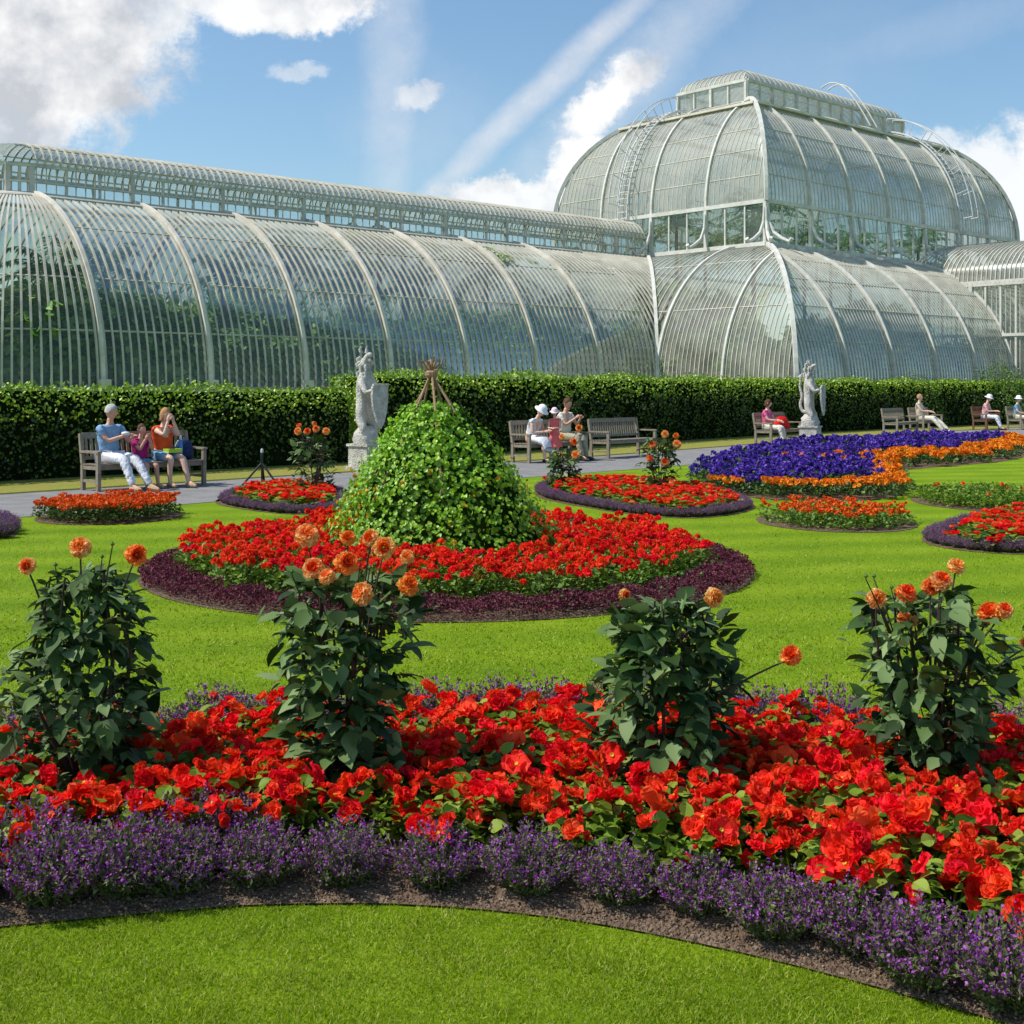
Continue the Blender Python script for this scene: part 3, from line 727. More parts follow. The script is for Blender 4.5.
s = Soup(); s.lathe([(.001, 0), (.16, .01), (.18, .08), (.17, .22), (.12, .32), (.05, .36), (.001, .365)], C['navy'], k=14, sx=1, sy=.65); obj('bag_body', s.mesh('b', True), root)
s = Soup(); s.lathe([(.001, .03), (.09, .04), (.10, .12), (.07, .18), (.001, .19)], C['navy'], (0, -.10, 0), 12, 1, .5); obj('pocket', s.mesh('b', True), root)
for sx in (-.06, .06):
    s = Soup(); s.tube([(sx, .08, .33), (sx * 1.3, .15, .22), (sx, .12, .06)], .014, C['white_cloth'], 6); obj('strap', s, root)
x_, y_, z_ = on_bench(0, 1.66, .30, .45); root = empty('water_bottle', (x_, y_, z_), 0, label='blue water bottle with a white cap beside the dark blue backpack', cat='bottle')
s = Soup(); s.lathe([(.001, 0), (.04, .003), (.042, .24), (.035, .30), (.018, .34), (.018, .36)], C['bottle'], k=12); obj('bottle_body', s.mesh('b', True), root)
s = Soup(); s.lathe([(.024, .355), (.026, .42), (.001, .425)], C['white_cloth'], k=12); obj('cap', s.mesh('b', True), root)

seated(1, .35, 'woman in a white sun hat bending forward on the second bench', top=C['white_cloth'], bottom=C['white_cloth'], hair=C['hair_brown'], skin='skin_lt', lean=.45, hat=C['white_hat'], skirt=True, sleeves=False, rh=(-.02, -.42, .70), lh=(.10, -.44, .72), headturn=(0, .35), turn=.1)
o, d, f, th = BE[1]; p = o + d * .62 + f * .72
person((float(p[0]), float(p[1]), .012), math.atan2(f[1], f[0]) + PI / 2 - 1.0, 'small child in a coral dress and pale sun hat standing before the bench', C['coral'], C['coral'], C['hair_blond'], 'skin_lt', .70, 'stand', hat=C['pink_hat'], skirt=True, sleeves=False, rh=(-.06, -.30, 1.12), lh=(.06, -.30, 1.12), headturn=(0, .3), shoes=C['white_cloth'])
seated(1, 1.55, 'brown haired adult in a cream shirt on the second bench', top=C['cream'], bottom=C['khaki'], hair=C['hair_brown'], skin='skin', lean=.12, broad=1.1, rh=(-.04, -.36, .92), lh=(.10, -.36, .90), feet=(.52, .6), headturn=(0, .25), scale=1.08)
seated(3, .32, 'girl in a pink top sitting alone on the bench left of the right statue', top=C['pink'], bottom=C['cream'], hair=C['hair_brown'], skin='skin_lt', lean=.05, rh=(-.08, -.36, .72), lh=(.10, -.38, .70), headturn=(.3, .1), longhair=True, feet=(.5, .6))
x_, y_, z_ = on_bench(3, 1.15, .28, .45); s = Soup(); G = []
for i_, r_, h_ in ((0, .30, .0), (1, .34, .10), (2, .27, .24), (3, .16, .34), (4, .02, .37)):
    G.append([(r_ * 1.25 * math.cos(a) * (1 + .14 * math.sin(3 * a + i_)), r_ * .6 * math.sin(a) * (1 + .1 * math.sin(4 * a)), h_ + .03 * math.sin(2 * a + i_)) for a in np.arange(18) * 2 * PI / 18])
s.grid(np.array(G), C['red'], True); tag(obj('folded_jacket', s.mesh('jacket', True), None, (x_, y_, z_), R(52)), 'bright red jacket heaped on the bench beside the girl in pink', 'jacket')
seated(5, .45, 'woman in cream clothes with her legs stretched out on a far right bench', top=C['cream'], bottom=C['cream'], hair=C['hair_blond'], skin='skin_lt', lean=-.02, feet=(.95, .85), knees=(.48, .46), sleeves=False, rh=(-.08, -.36, .74), lh=(.10, -.38, .72), shoes=C['white_cloth'], scale=1.08)
seated(6, .75, 'woman in a white cap and coral pink top on the brown bench', top=C['pale_pink'], bottom=C['white_cloth'], hair=C['hair_white'], skin='skin_lt', lean=.22, hat=C['white_hat'], rh=(-.08, -.40, .72), lh=(.10, -.42, .72), headturn=(0, .2), feet=(.55, .65), scale=1.05)
seated(7, .45, 'person in a pale top and white hat on the bench cut by the right edge', top=C['sky'], bottom=C['cream'], hair=C['hair_white'], skin='skin_lt', lean=.1, hat=C['white_hat'])

# ------------------------------------------------------------------ stone beasts
def beast(loc, rz, label, tail=False, scale=1.0):
    root = empty('stone_beast_statue', loc, rz, label=label, cat='statue', group='stone heraldic beasts on pedestals'); root.scale = (scale,) * 3
    st = M['stone']
    s = Soup(); s.box((0, 0, .04), (.66, .60, .08), st); s.box((0, 0, .29), (.54, .50, .42), st); s.box((0, 0, .52), (.60, .56, .05), st); obj('pedestal', s, root)
    # rocky block the beast stands on
    rows = []
    for z, r in ((.545, .27), (.65, .28), (.78, .25), (.90, .16), (.93, .02)):
        rows.append([((r + .03 * math.sin(5 * a + z * 20)) * math.cos(a), (r * .9 + .03 * math.cos(4 * a + z * 14)) * math.sin(a), z) for a in np.arange(20) * 2 * PI / 20])
    s = Soup(); s.grid(np.array(rows), st, True); obj('rock', s.mesh('rock', True), root)
    # body: rearing upright, faces +x, turned head with open jaw
    nd = [(-.06, .0, 1.15, .17), (-.05, 0, 1.42, .165), (-.02, 0, 1.72, .18), (-.03, 0, 1.98, .14), (-.05, 0, 2.20, .115), (-.02, -.02, 2.36, .105), (.10, -.03, 2.40, .07), (.21, -.04, 2.38, .045),
          (.06, .17, 1.78, .08), (.18, .20, 1.62, .06), (.30, .12, 1.74, .05), (.06, -.17, 1.78, .08), (.20, -.20, 1.58, .06), (.33, -.12, 1.66, .05),
          (-.02, .15, 1.02, .12), (.12, .17, .84, .08), (.02, .17, .68, .06), (.17, .17, .60, .055), (-.02, -.15, 1.02, .12), (.12, -.17, .84, .08), (.02, -.17, .68, .06), (.17, -.17, .60, .055),
          (.08, -.02, 2.30, .05), (.17, -.03, 2.25, .035)]
    ed = [(0, 1), (1, 2), (2, 3), (3, 4), (4, 5), (5, 6), (6, 7), (2, 8), (8, 9), (9, 10), (2, 11), (11, 12), (12, 13), (0, 14), (14, 15), (15, 16), (16, 17), (0, 18), (18, 19), (19, 20), (20, 21), (5, 22), (22, 23)]
    me = skin_mesh(nd, ed, 0, [st], 2)
    s = Soup()
    for sy in (-1, 1): s.tube([(-.04, .07 * sy - .02, 2.42), (-.06, .10 * sy - .02, 2.50), (-.03, .08 * sy - .02, 2.56)], [.04, .034, .012], st, 7)
    for k in range(22):   # mane locks
        a = rng.uniform(0, 2 * PI); z = rng.uniform(1.95, 2.40); x0 = -.04 + .12 * math.cos(a); y0 = .12 * math.sin(a)
        if x0 > .04 and z > 2.2: continue
        s.tube([(x0 * .8, y0 * .8, z + .05), (x0 * 1.25, y0 * 1.25, z), (x0 * 1.2, y0 * 1.2, z - .10)], [.03, .042, .012], st, 6)
    body = join_soup(me, s, 'body'); obj('body', body, root)
    s = Soup(); T = [(-.04, 0, 1.0), (-.24, .02, .95), (-.33, .02, 1.2), (-.24, .02, 1.45), (-.34, .02, 1.72), (-.30, .02, 1.95)] if tail else [(-.04, 0, 1.0), (-.22, .02, .92), (-.27, .04, 1.1), (-.22, .05, 1.3)]
    T = np.array(T); T = np.array([(T[min(i, len(T) - 1)]) for i in range(len(T))]); P = smooth_line(T[:, :3], 2) if False else T
    for _ in range(2):
        Q = [P[0]]
        for a, b in zip(P[:-1], P[1:]): Q += [a * .75 + b * .25, a * .25 + b * .75]
        Q.append(P[-1]); P = np.array(Q)
    s.tube(P, np.linspace(.06, .035, len(P)), st, 8); s.tube([P[-1], P[-1] + [.0, 0, .10], P[-1] + [.04, 0, .2]], [.04, .075, .01], st, 7); obj('tail', s.mesh('tail', True), root)
    # heater shield held by the forepaws
    out = [(-.22, .42), (.22, .42), (.235, .2), (.20, -.05), (.11, -.32), (0, -.46), (-.11, -.32), (-.20, -.05), (-.235, .2)]
    s = Soup(); n = len(out); ca = np.array([.36, 0, 1.32]); F = [(ca[0] + .05 + .03 * (1 - (y / .24) ** 2), y, ca[2] + z) for y, z in out]; Bk = [(ca[0] + .03 * (1 - (y / .24) ** 2), y, ca[2] + z) for y, z in out]
    s.add(F + Bk, [[i, (i + 1) % n, n + (i + 1) % n, n + i] for i in range(n)], st); s.add(F + [(ca[0] + .10, 0, ca[2])], [[i, (i + 1) % n, n] for i in range(n)], st); s.add(Bk + [(ca[0] + .03, 0, ca[2])], [[(i + 1) % n, i, n] for i in range(n)], st)
    s.tube([np.array(F[0]) + [0, 0, .02], np.array(F[1]) + [0, 0, .02]], .028, st, 7)
    sh_ = obj('shield', s, root)
    return root
beast((-3.03, 26.2, 0), R(-38), 'tall pale stone beast statue holding a shield, beside the creeper mound')
beast((9.12, 38.6, 0), R(-30), 'pale stone beast statue with a raised curling tail, behind the blue bed', True)

# ------------------------------------------------------------------ front bed
EDGE = np.array([(-3.4, 3.1), (-2.4, 3.72), (-1.61, 3.97), (-.86, 4.14), (-.40, 4.15), (-.04, 4.09), (.28, 3.99), (.57, 3.85), (.84, 3.70), (1.085, 3.53), (1.31, 3.37), (1.8, 3.0), (2.3, 2.5)])
FAR = np.array([(-4.2, 4.9), (-2.6, 5.6), (-1.4, 6.05), (0, 6.22), (1.2, 6.12), (2.4, 5.75), (3.6, 5.2)])
fine = np.linspace(-3.4, 2.3, 80)
from math import comb
def interp_smooth(T, x):
    y = np.interp(x, T[:, 0], T[:, 1]); y0 = np.interp(x - .15, T[:, 0], T[:, 1]); y1 = np.interp(x + .15, T[:, 0], T[:, 1])
    return (2 * y + y0 + y1) / 4
near_e = [(x, float(interp_smooth(EDGE, x))) for x in fine]
far_e = [(x, float(interp_smooth(FAR, x))) for x in np.linspace(3.6, -4.2, 60)]
FRONT = near_e + far_e
# soil with real relief near the bare front strip
s = Soup(); G = []
for x in np.linspace(-3.4, 2.9, 150):
    xe = min(x, 2.3); y0 = float(interp_smooth(EDGE, xe)); y1 = float(interp_smooth(FAR, x)); col = []
    for t in np.linspace(0, 1, 60) ** 1.6:
        y = y0 + (y1 - y0) * t
        col.append((x, y, .008 + .03 * min(1, t * 14) + .012 * math.sin(x * 31 + y * 17) * math.sin(y * 41 - x * 13) * min(1, t * 10) + rng.uniform(0, .009) * min(1, t * 20)))
    G.append(col)
s.grid(G, M['soil']); structure('flower_bed_soil', s)
# crumbs of soil
n = 9000; x = rng.uniform(-2.2, 1.7, n); t = rng.random(n) ** 1.3 * .45
y = interp_smooth(EDGE, x) + t + .01
s = Soup(); s.batch(CLOD, CLOD_F, frames(sph(n), sph(n)), np.c_[x, y, .012 + .03 * np.clip(t * 8, 0, 1)], rng.uniform(.004, .017, n) * rng.uniform(.5, 1.2, n), M['clod'])
tag(obj('soil_crumbs', s), 'loose brown soil crumbs along the front edge of the bed', 'soil', kind='stuff')

# near lawn blades
def blades(name, region_fn, n, hmin, hmax, wsc, label):
    x, y = region_fn(n); n = len(x); s = Soup()
    clumpn = .5 + .5 * np.sin(x * 9 + 3 * np.sin(y * 7)) * np.sin(y * 11 + 2 * np.sin(x * 5))
    h = rng.uniform(hmin, hmax, n) * (.75 + .4 * clumpn)
    d = np.stack([rng.normal(0, .75, n), rng.normal(0, .75, n), np.ones(n)], 1)
    Rm = frames(d, sph(n)); p = np.c_[x, y, np.zeros(n)]
    T = BLADE * [wsc, 1, 1]
    T5 = np.array([T[0], T[1], T[4]]); s.batch(T5, [[0, 1, 2]], Rm, p, h, M['grass'])
    return tag(obj(name, s), label, 'grass', kind='stuff')
def near_region(n):
    Y = 1 / rng.uniform(1 / 4.25, 1 / 3.15, n); X = rng.uniform(-.62, .62, n) * Y
    e = interp_smooth(EDGE, X); k = Y < e + .012 * np.sin(X * 60) ; return X[k], Y[k]
blades('grass', near_region, 230000, .008, .021, 1.9, 'short mown grass on the lawn in front of the flower bed')
def mid_region(n):
    Y = 1 / rng.uniform(1 / 17.0, 1 / 5.3, n); X = rng.uniform(-.60, .60, n) * Y
    e = interp_smooth(FAR, np.clip(X, -4.2, 3.6)); k = (Y > e)
    k &= (np.hypot(X + .59, Y - 11.96) > 2.8); return X[k], Y[k]
blades('grass', mid_region, 220000, .010, .024, 4.0, 'mown grass on the lawn between the beds')

# edging clumps in front
CM = [clump_meshes(.225, .17, 300, M['purple_fl'], M['purple_leaf']) for _ in range(4)]
fc = [(-1.83, .16, 1.2), (-1.63, .34, 1.35), (-1.50, .14, 1.25), (-1.27, .16, 1.35), (-1.10, .38, 1.3), (-1.12, .13, 1.1), (-.86, .15, 1.12), (-.57, .14, 1.08), (-.25, .14, 1.05), (.06, .15, 1.1), (.35, .17, 1.0),
      (.60, .20, .95), (.80, .15, 1.08), (1.03, .20, 1.05), (1.16, .10, 1.15), (1.36, .12, 1.2), (-.98, .36, 1.15), (1.60, .15, 1.2), (-2.05, .3, 1.3), (1.9, .16, 1.15), (2.2, .16, 1.1), (-2.35, .2, 1.2)]
order = ['leftmost', 'second', 'third', 'fourth', 'fifth', 'sixth', 'seventh', 'eighth', 'ninth', 'tenth', 'eleventh', 'twelfth', 'thirteenth', 'fourteenth', 'fifteenth', 'sixteenth', 'seventeenth', 'eighteenth', 'nineteenth', 'twentieth', 'twenty-first', 'twenty-second']
def place_clump(x, y, z, sc, k, label, group, squash=1.0):
    st, fl = CM[k % len(CM)]
    r = empty('purple_edging_plant', (x, y, z), rng.uniform(0, 6), label=label, cat='flower', group=group)
    r.scale = (sc, sc, sc * squash); obj('foliage', st, r); obj('blossom', fl, r)
    return r
for i, (x, d, sc) in enumerate(sorted(fc)):
    sc *= .92
    row = 'backed by begonias' if d > .3 else 'beside the front soil strip'
    place_clump(x, float(interp_smooth(EDGE, x)) + d, .02, sc, i, f'bushy purple edging plant {row}, {order[i]} clump from the left', 'purple edging plants along the front of the bed')
i = 0
for x in np.arange(-3.2, 3.3, .26):
    place_clump(x, float(interp_smooth(FAR, x)) - .14, 0.02, rng.uniform(.95, 1.4), i, 'purple flowered edging plant behind the red begonias on the far edge of the front bed', 'purple edging plants along the far edge of the front bed'); i += 1

# begonias
BLV = [begonia_leaves() for k in range(6)]
DPOS = [((85 - 512) / 252, 5.0), ((345 - 512) / 252, 5.0), ((665 - 512) / 252, 5.0), ((928 - 512) / 252, 5.0)]
def begonia_at(x, y, label='bedding begonia crowded with double red blooms over light green leaves, in the front bed', group='red begonias filling the front bed', nb=7, z=.02, sc=1.0, zk=1.0):
    r = empty('begonia_plant', (x, y, z), rng.uniform(0, 6.28), label=label, cat='flower', group=group); r.scale = (sc, sc, sc * zk)
    obj('foliage', BLV[int(rng.integers(0, 6))], r)
    for j in range(nb):
        a = rng.uniform(0, 2 * PI); q = math.sqrt(rng.random()) * .145
        o = obj('bloom', BB[int(rng.choice(9, p=[.20, .14, .08, .12, .08, .14, .08, .10, .06]))], r, (math.cos(a) * q, math.sin(a) * q, (.15 + .12 * rng.random()) - q * .3))
        t = R(rng.uniform(0, 62)); o.rotation_euler = (t, R(rng.normal(0, 25)), a + PI / 2 + rng.normal(0, .6)); k2 = rng.uniform(.62, 1.22) / (1 if zk == 1 else sc * .72); o.scale = (k2, k2, k2 / zk)
    return r
poly = [(x, float(interp_smooth(EDGE, x)) + .33) for x in np.linspace(-3.0, 2.2, 40)] + [(x, float(interp_smooth(FAR, x)) - .26) for x in np.linspace(3.2, -3.6, 40)]
pts = [p for p in hexpts(poly, .212, .22) if abs(p[0]) < p[1] * .44 + .4 and min(math.hypot(p[0] - d[0], p[1] - d[1]) for d in DPOS) > .10 and not any(abs(p[0] - d[0]) < .13 and 0 < d[1] - p[1] < .22 for d in DPOS)]
for p in pts: begonia_at(p[0], p[1], nb=int(rng.choice([7, 9, 11, 12, 13])), sc=rng.uniform(.92, 1.12), z=.03)

# front dahlias: (px offsets were surveyed to metres from the stem base)
def dl(px0, lst, s_=252.0):
    return [((x - px0) / s_, EYE - (y - HOR) / s_, dy, sz) for x, y, dy, sz in lst]
g4 = 'dark leaved orange dahlias standing in the front bed'
dahlia('dahlia_plant', (*DPOS[0], 0), [(.08, .20), (.25, .33), (.5, .34), (.75, .25), (1.02, .18)], 1.0,
       dl(85, [(81, 547, 0, 1.15), (140, 553, -.05, 1.15), (38, 562, -.1, .9)]), 'dark leaved dahlia with three orange blooms, leftmost plant of the front bed', g4, 820, .92, 1)
dahlia('dahlia_plant', (*DPOS[1], 0), [(.06, .20), (.2, .24), (.45, .22), (.7, .30), (1.0, .31)], .98,
       dl(345, [(305, 537, .05, 1.3), (350, 559, -.12, 1.25), (384, 548, .02, 1.2), (369, 585, -.2, 1.2), (410, 582, -.1, 1.15), (318, 565, -.1, 1.15), (333, 571, -.15, .9), (345, 541, .1, .85), (368, 541, .12, .95), (405, 560, .1, .8)]),
       'dark leaved dahlia crowned with a crowd of orange blooms in front of the creeper mound', g4, 700, 1.05, 2, 6)
dahlia('dahlia_plant', (*DPOS[2], 0), [(.06, .25), (.25, .30), (.5, .29), (.7, .24), (.90, .20)], .88,
       dl(665, [(711, 595, -.05, 1.05), (785, 650, -.1, 1.1), (626, 599, .1, .7)]), 'dark leaved dahlia with one orange bloom leaning far out to the right', g4, 720, 1.05, 3)
dahlia('dahlia_plant', (*DPOS[3], 0), [(.06, .17), (.2, .22), (.45, .26), (.65, .33), (.92, .34)], .90,
       dl(928, [(872, 596, -.05, 1.05), (905, 594, 0, 1.15), (944, 583, .05, 1.2), (964, 570, .1, .95), (972, 605, -.18, 1.2), (995, 607, -.08, .95), (897, 614, -.12, 1.05), (938, 590, .1, 1.0), (1021, 641, -.05, .8)]),
       'dark leaved dahlia with a spread of orange blooms, rightmost plant of the front bed', g4, 700, 1.0, 4, 8)

# ------------------------------------------------------------------ centre bed
CX, CY = -.59, 11.96
circ = lambda r, n=64, cx=CX, cy=CY: [(cx + r * math.cos(a), cy + r * math.sin(a)) for a in np.arange(n) * 2 * PI / n]
bed(circ(2.84))
n = 40000; a = rng.uniform(0, 2 * PI, n); r = np.sqrt(rng.uniform(2.38 ** 2, 2.82 ** 2, n)) + .02 * np.sin(a * 23)
hh = .17 * (1 - ((r - 2.58) / .30) ** 2 * .65) * (.85 + .15 * np.sin(a * 31))
rad = np.stack([np.cos(a), np.sin(a), 0 * a], 1); pos = rad * r[:, None]; pos[:, 2] = hh * rng.random(n) ** .35
s = Soup(); s.batch(QLEAF * [1.2, 1, 2], QLEAF_F, frames(rad * rng.normal(0, .7, n)[:, None] + sph(n) * .6 + [0, 0, .5], np.array([0, 0, 1.]) + rng.normal(0, .5, (n, 3))), pos, rng.uniform(.014, .032, n), M['maroon'])
tag(obj('maroon_foliage_ring', s, None, (CX, CY, 0)), 'ring of low dark maroon foliage edging the round centre bed', 'foliage', kind='stuff')
def scatter(protos_, points, z=.0, smin=.85, smax=1.15):
    used = set()
    for p in points:
        k = int(rng.integers(0, len(protos_)))
        sc = rng.uniform(smin, smax)
        if k in used: dup(protos_[k], (p[0], p[1], z), rng.uniform(0, 6.28), sc)
        else: used.add(k); protos_[k].location = (p[0], p[1], z); protos_[k].scale = (sc,) * 3
    for k, P in enumerate(protos_):
        if k not in used:
            for c in list(P.children): bpy.data.objects.remove(c)
            bpy.data.objects.remove(P)
ger = [small_bedder('geranium_plant', M['red3' if k == 1 else 'red1'], M['ger_leaf'], .34, .17, 110, 7, .05, .055, 22, 'red geranium with round flower heads over bright green leaves in the round centre bed', 'flower', 'red geraniums in the round centre bed') for k in range(4)]
scatter(ger, [p for p in hexpts(circ(2.40), .24) if math.hypot(p[0] + .65, p[1] - CY) > 1.02])

# creeper mound with cane tripod
MX, MY = -.65, 11.96
mz = np.array([0, .26, .64, .9, 1.11, 1.3, 1.46, 1.6]); mr_ = np.array([1.08, 1.05, .88, .72, .56, .39, .24, .09])
root = empty('creeper_wigwam', (MX, MY, 0), label='tall cone of bright green creeper over tied canes in the round centre bed', cat='climber')
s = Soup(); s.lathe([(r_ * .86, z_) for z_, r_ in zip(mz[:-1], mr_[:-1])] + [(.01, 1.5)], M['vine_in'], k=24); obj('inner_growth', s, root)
s = Soup(); n = 10500; z = rng.random(n) ** .95 * 1.56
a = rng.uniform(0, 2 * PI, n); lump = 1 + .06 * np.sin(4 * a + 5 * z) + .05 * np.sin(9 * a - 8 * z) + .035 * np.sin(17 * a + 23 * z)
r = np.interp(z, mz, mr_) * lump * (1 - .14 * rng.random(n) ** 2) + rng.random(n) ** 4 * .11
ap = np.array([-.10, 0, 0]); rad = np.stack([np.cos(a), np.sin(a), 0 * a], 1); pos = rad * r[:, None] + ap * (z / 1.5)[:, None]; pos[:, 2] = z
y = rad * .4 + np.array([0, 0, -1.]) * rng.uniform(.2, 1, n)[:, None] + rng.normal(0, .45, (n, 3))
s.batch(LEAF * [1.5, 1, 1.4], LEAF_F, frames(y, rad + [0, 0, .55] + rng.normal(0, .33, (n, 3))), pos, rng.uniform(.028, .058, n), M['vine']); obj('foliage', s, root)
s = Soup(); m = 120; i = rng.integers(0, n, m); i = i[z[i] < .95]; m = len(i)
for q in range(5): s.batch(PET * [1.3, 1, 1], PET_F, frames(sph(m) + rad[i] * .5, rad[i] + .2), pos[i] + rad[i] * .035, .026, M['vine_flower'])
obj('blossom', s, root)
for k in range(7):
    a_ = k * 2 * PI / 7 + .3; b = (math.cos(a_) * .72 - .03, math.sin(a_) * .72, .75); e = (-.12 - math.cos(a_) * .075 + rng.normal(0, .01), -math.sin(a_) * .06, 1.95 + rng.uniform(-.05, .06))
    mid = tuple((np.array(b) * .5 + np.array(e) * .5) + rng.normal(0, .012, 3))
    s = Soup(); s.tube([b, mid, e], [.015, .013, .010], M['cane'], 6); obj('cane', s, root)
s = Soup(); s.lathe([(.05, -.03), (.062, -.01), (.062, .02), (.045, .035)], M['cane'], (-.115, 0, 1.83), 10)
s.tube([(-.11, 0, 1.84), (-.20, -.02, 1.88), (-.23, -.03, 1.95)], .008, M['cane'], 5); s.tube([(-.11, 0, 1.84), (-.02, -.03, 1.90), (0, -.05, 1.98)], .008, M['cane'], 5)
obj('twine_binding', s, root)

# ------------------------------------------------------------------ other beds
def gp(L): return [ground(*p) for p in L]
def edged_bed(poly, name_hint, label_r, label_p, group_r, group_p, sp=.44, nb=12, inset=.42):
    bed(smooth_poly(poly))
    sm = smooth_poly(poly)
    pts = [p for p in hexpts(sm, sp) if edge_dist(p, sm) > inset * .75]
    for p in pts: begonia_at(p[0], p[1], label_r, group_r, nb, .01, rng.uniform(1.65, 1.9), .50)
    P = np.array(sm); L = np.r_[0, np.cumsum(np.linalg.norm(np.diff(np.r_[P, P[:1]], axis=0), axis=1))]
    C = P.mean(0)
    for t in np.arange(0, L[-1], .20):
        q = np.array([np.interp(t, L, np.r_[P, P[:1]][:, k]) for k in (0, 1)]); q = q + norm(C - q) * .16
        place_clump(q[0], q[1], 0, rng.uniform(.62, .85), int(t * 7), label_p, group_p, .9)
LB = gp([(206, 503), (250, 511), (300, 516), (352, 511), (352, 494), (300, 488), (240, 492)])
edged_bed(LB, '', 'red begonia in the small bed beside the black tripod', 'purple edging plant around the small red bed beside the black tripod', 'begonias in the bed by the black tripod', 'purple edging of the bed by the black tripod')
RB = gp([(530, 497), (580, 507), (640, 516), (705, 520), (765, 509), (735, 497), (660, 488), (600, 485), (540, 486)])
edged_bed(RB, '', 'red begonia in the narrow bed right of the creeper mound', 'purple edging plant around the narrow red bed right of the creeper mound', 'begonias in the bed right of the mound', 'purple edging of the bed right of the mound')
RR = gp([(912, 541), (960, 552), (1040, 556), (1140, 548), (1120, 518), (1010, 516), (945, 526)])
edged_bed(RR, '', 'red begonia in the bed cut by the right edge of the photo', 'purple edging plant around the red bed at the right edge', 'begonias in the bed at the right edge', 'purple edging of the bed at the right edge')
LL = gp([(-60, 545), (0, 540), (24, 533), (0, 525), (-60, 522)])
bed(smooth_poly(LL))
for p in hexpts(smooth_poly(LL), .24): place_clump(p[0], p[1], 0, 1.0, int(abs(p[0]) * 50), 'low purple plant in the bed cut by the left edge of the photo', 'purple plants of the bed at the left edge')

g = 'orange dahlias in the beds behind the mound'
def back_dahlia(px, py, label, bl, top=1.05, seed=0, w=.30):
    X, Y = ground(px, py); s_ = FOC / Y
    dahlia('dahlia_plant', (X, Y, 0), [(.06, w * .8), (.3, w * 1.05), (.7, w), (top, w * .7)], top * .93, [((x - px) / s_, EYE - (y - HOR) / s_, dy, sz) for x, y, dy, sz in bl], label, g, 230, 1.3, seed, 3)
back_dahlia(313, 497, 'dark leaved orange dahlia beside the black tripod', [(299, 431, -.1, 1.6), (309, 431, -.15, 1.5), (316, 429, 0, 1.5), (327, 431, -.1, 1.6), (298, 426, .1, 1.2), (313, 424, .1, 1.1)], 1.08, 11, .36)
back_dahlia(563, 492, 'dark leaved orange dahlia in front of the adult in cream on the bench', [(575, 454, -.2, 1.9), (573, 442, -.1, 1.7), (579, 428, 0, 1.6), (562, 437, .1, 1.3)], .78, 12, .28)
back_dahlia(660, 496, 'dark leaved dahlia with six orange blooms left of the blue bed', [(665, 434, 0, 1.6), (677, 436, .1, 1.3), (652, 445, -.1, 1.9), (676, 444, -.1, 1.9), (648, 458, -.2, 1.6), (663, 461, -.25, 1.9), (670, 481, -.3, 1.6)], 1.0, 13, .33)

# black tripod stand
X, Y = ground(262, 494); root = empty('tripod_stand', (X, Y, 0), label='thin black tripod stand in front of the small red bed on the left', cat='tripod')
s = Soup(); s.tube([(0, 0, .02), (0, 0, .5)], .017, M['black']); obj('centre_post', s, root)
for a_ in (PI + .1, -.5, 1.6):
    s = Soup(); s.tube([(0, 0, .50), (.44 * math.cos(a_), .35 * math.sin(a_), .0)], .017, M['black']); obj('leg', s, root)
s = Soup(); s.tube([(0, 0, .5), (0, 0, .62), (0, 0, .70)], [.022, .024, .012], M['black']); s.lathe([(.001, .05), (.02, .04), (.025, 0), (.02, -.02)], M['galv'], (0, 0, .68), 10); obj('nozzle', s, root)

mk = lambda nm, fcol, lab, grp, h=.24, nf=9, fs=.05, n=3, lcol='dark_leaf', r=.15, nl=70, bunch=12: [small_bedder(nm, M[fcol], M[lcol], h, r, nl, nf, fs, .05, bunch, lab, 'flower', grp) for _ in range(n)]
def oval(px, py, rx, ry=None, n=40):
    x, y = ground(px, py); ry = ry or rx
    return [(x + rx * math.cos(a), y + ry * math.sin(a)) for a in np.arange(n) * 2 * PI / n]
o = oval(110, 517, .93, 1.0); bed(o); scatter(mk('marigold_plant', 'marired', 'orange red bedding flower in the small round bed in front of the left bench', 'orange red flowers of the round bed by the left bench', .26, 11), [p for p in hexpts(o, .20) if edge_dist(p, o) > .12])
o = oval(835, 522, .98, 1.2); bed(o); scatter(mk('marigold_plant', 'marired', 'orange red bedding flower in the small oval bed in front of the blue bed', 'orange red flowers of the oval bed before the blue bed', .22, 6, .045, 3, 'ger_leaf'), [p for p in hexpts(o, .235) if edge_dist(p, o) > .16])
o = oval(988, 503, 1.05, 1.5); bed(o); _pg = lambda nf, n: mk('geranium_plant', 'red1', 'pale green bedding plant in the sparsely red flowered oval bed at the right', 'pale green plants of the oval bed at the right', .26, nf, .06, n, 'beg_leaf', .17, 110)
scatter(_pg(0, 5) + _pg(1, 1), [p for p in hexpts(o, .22) if edge_dist(p, o) > .16])

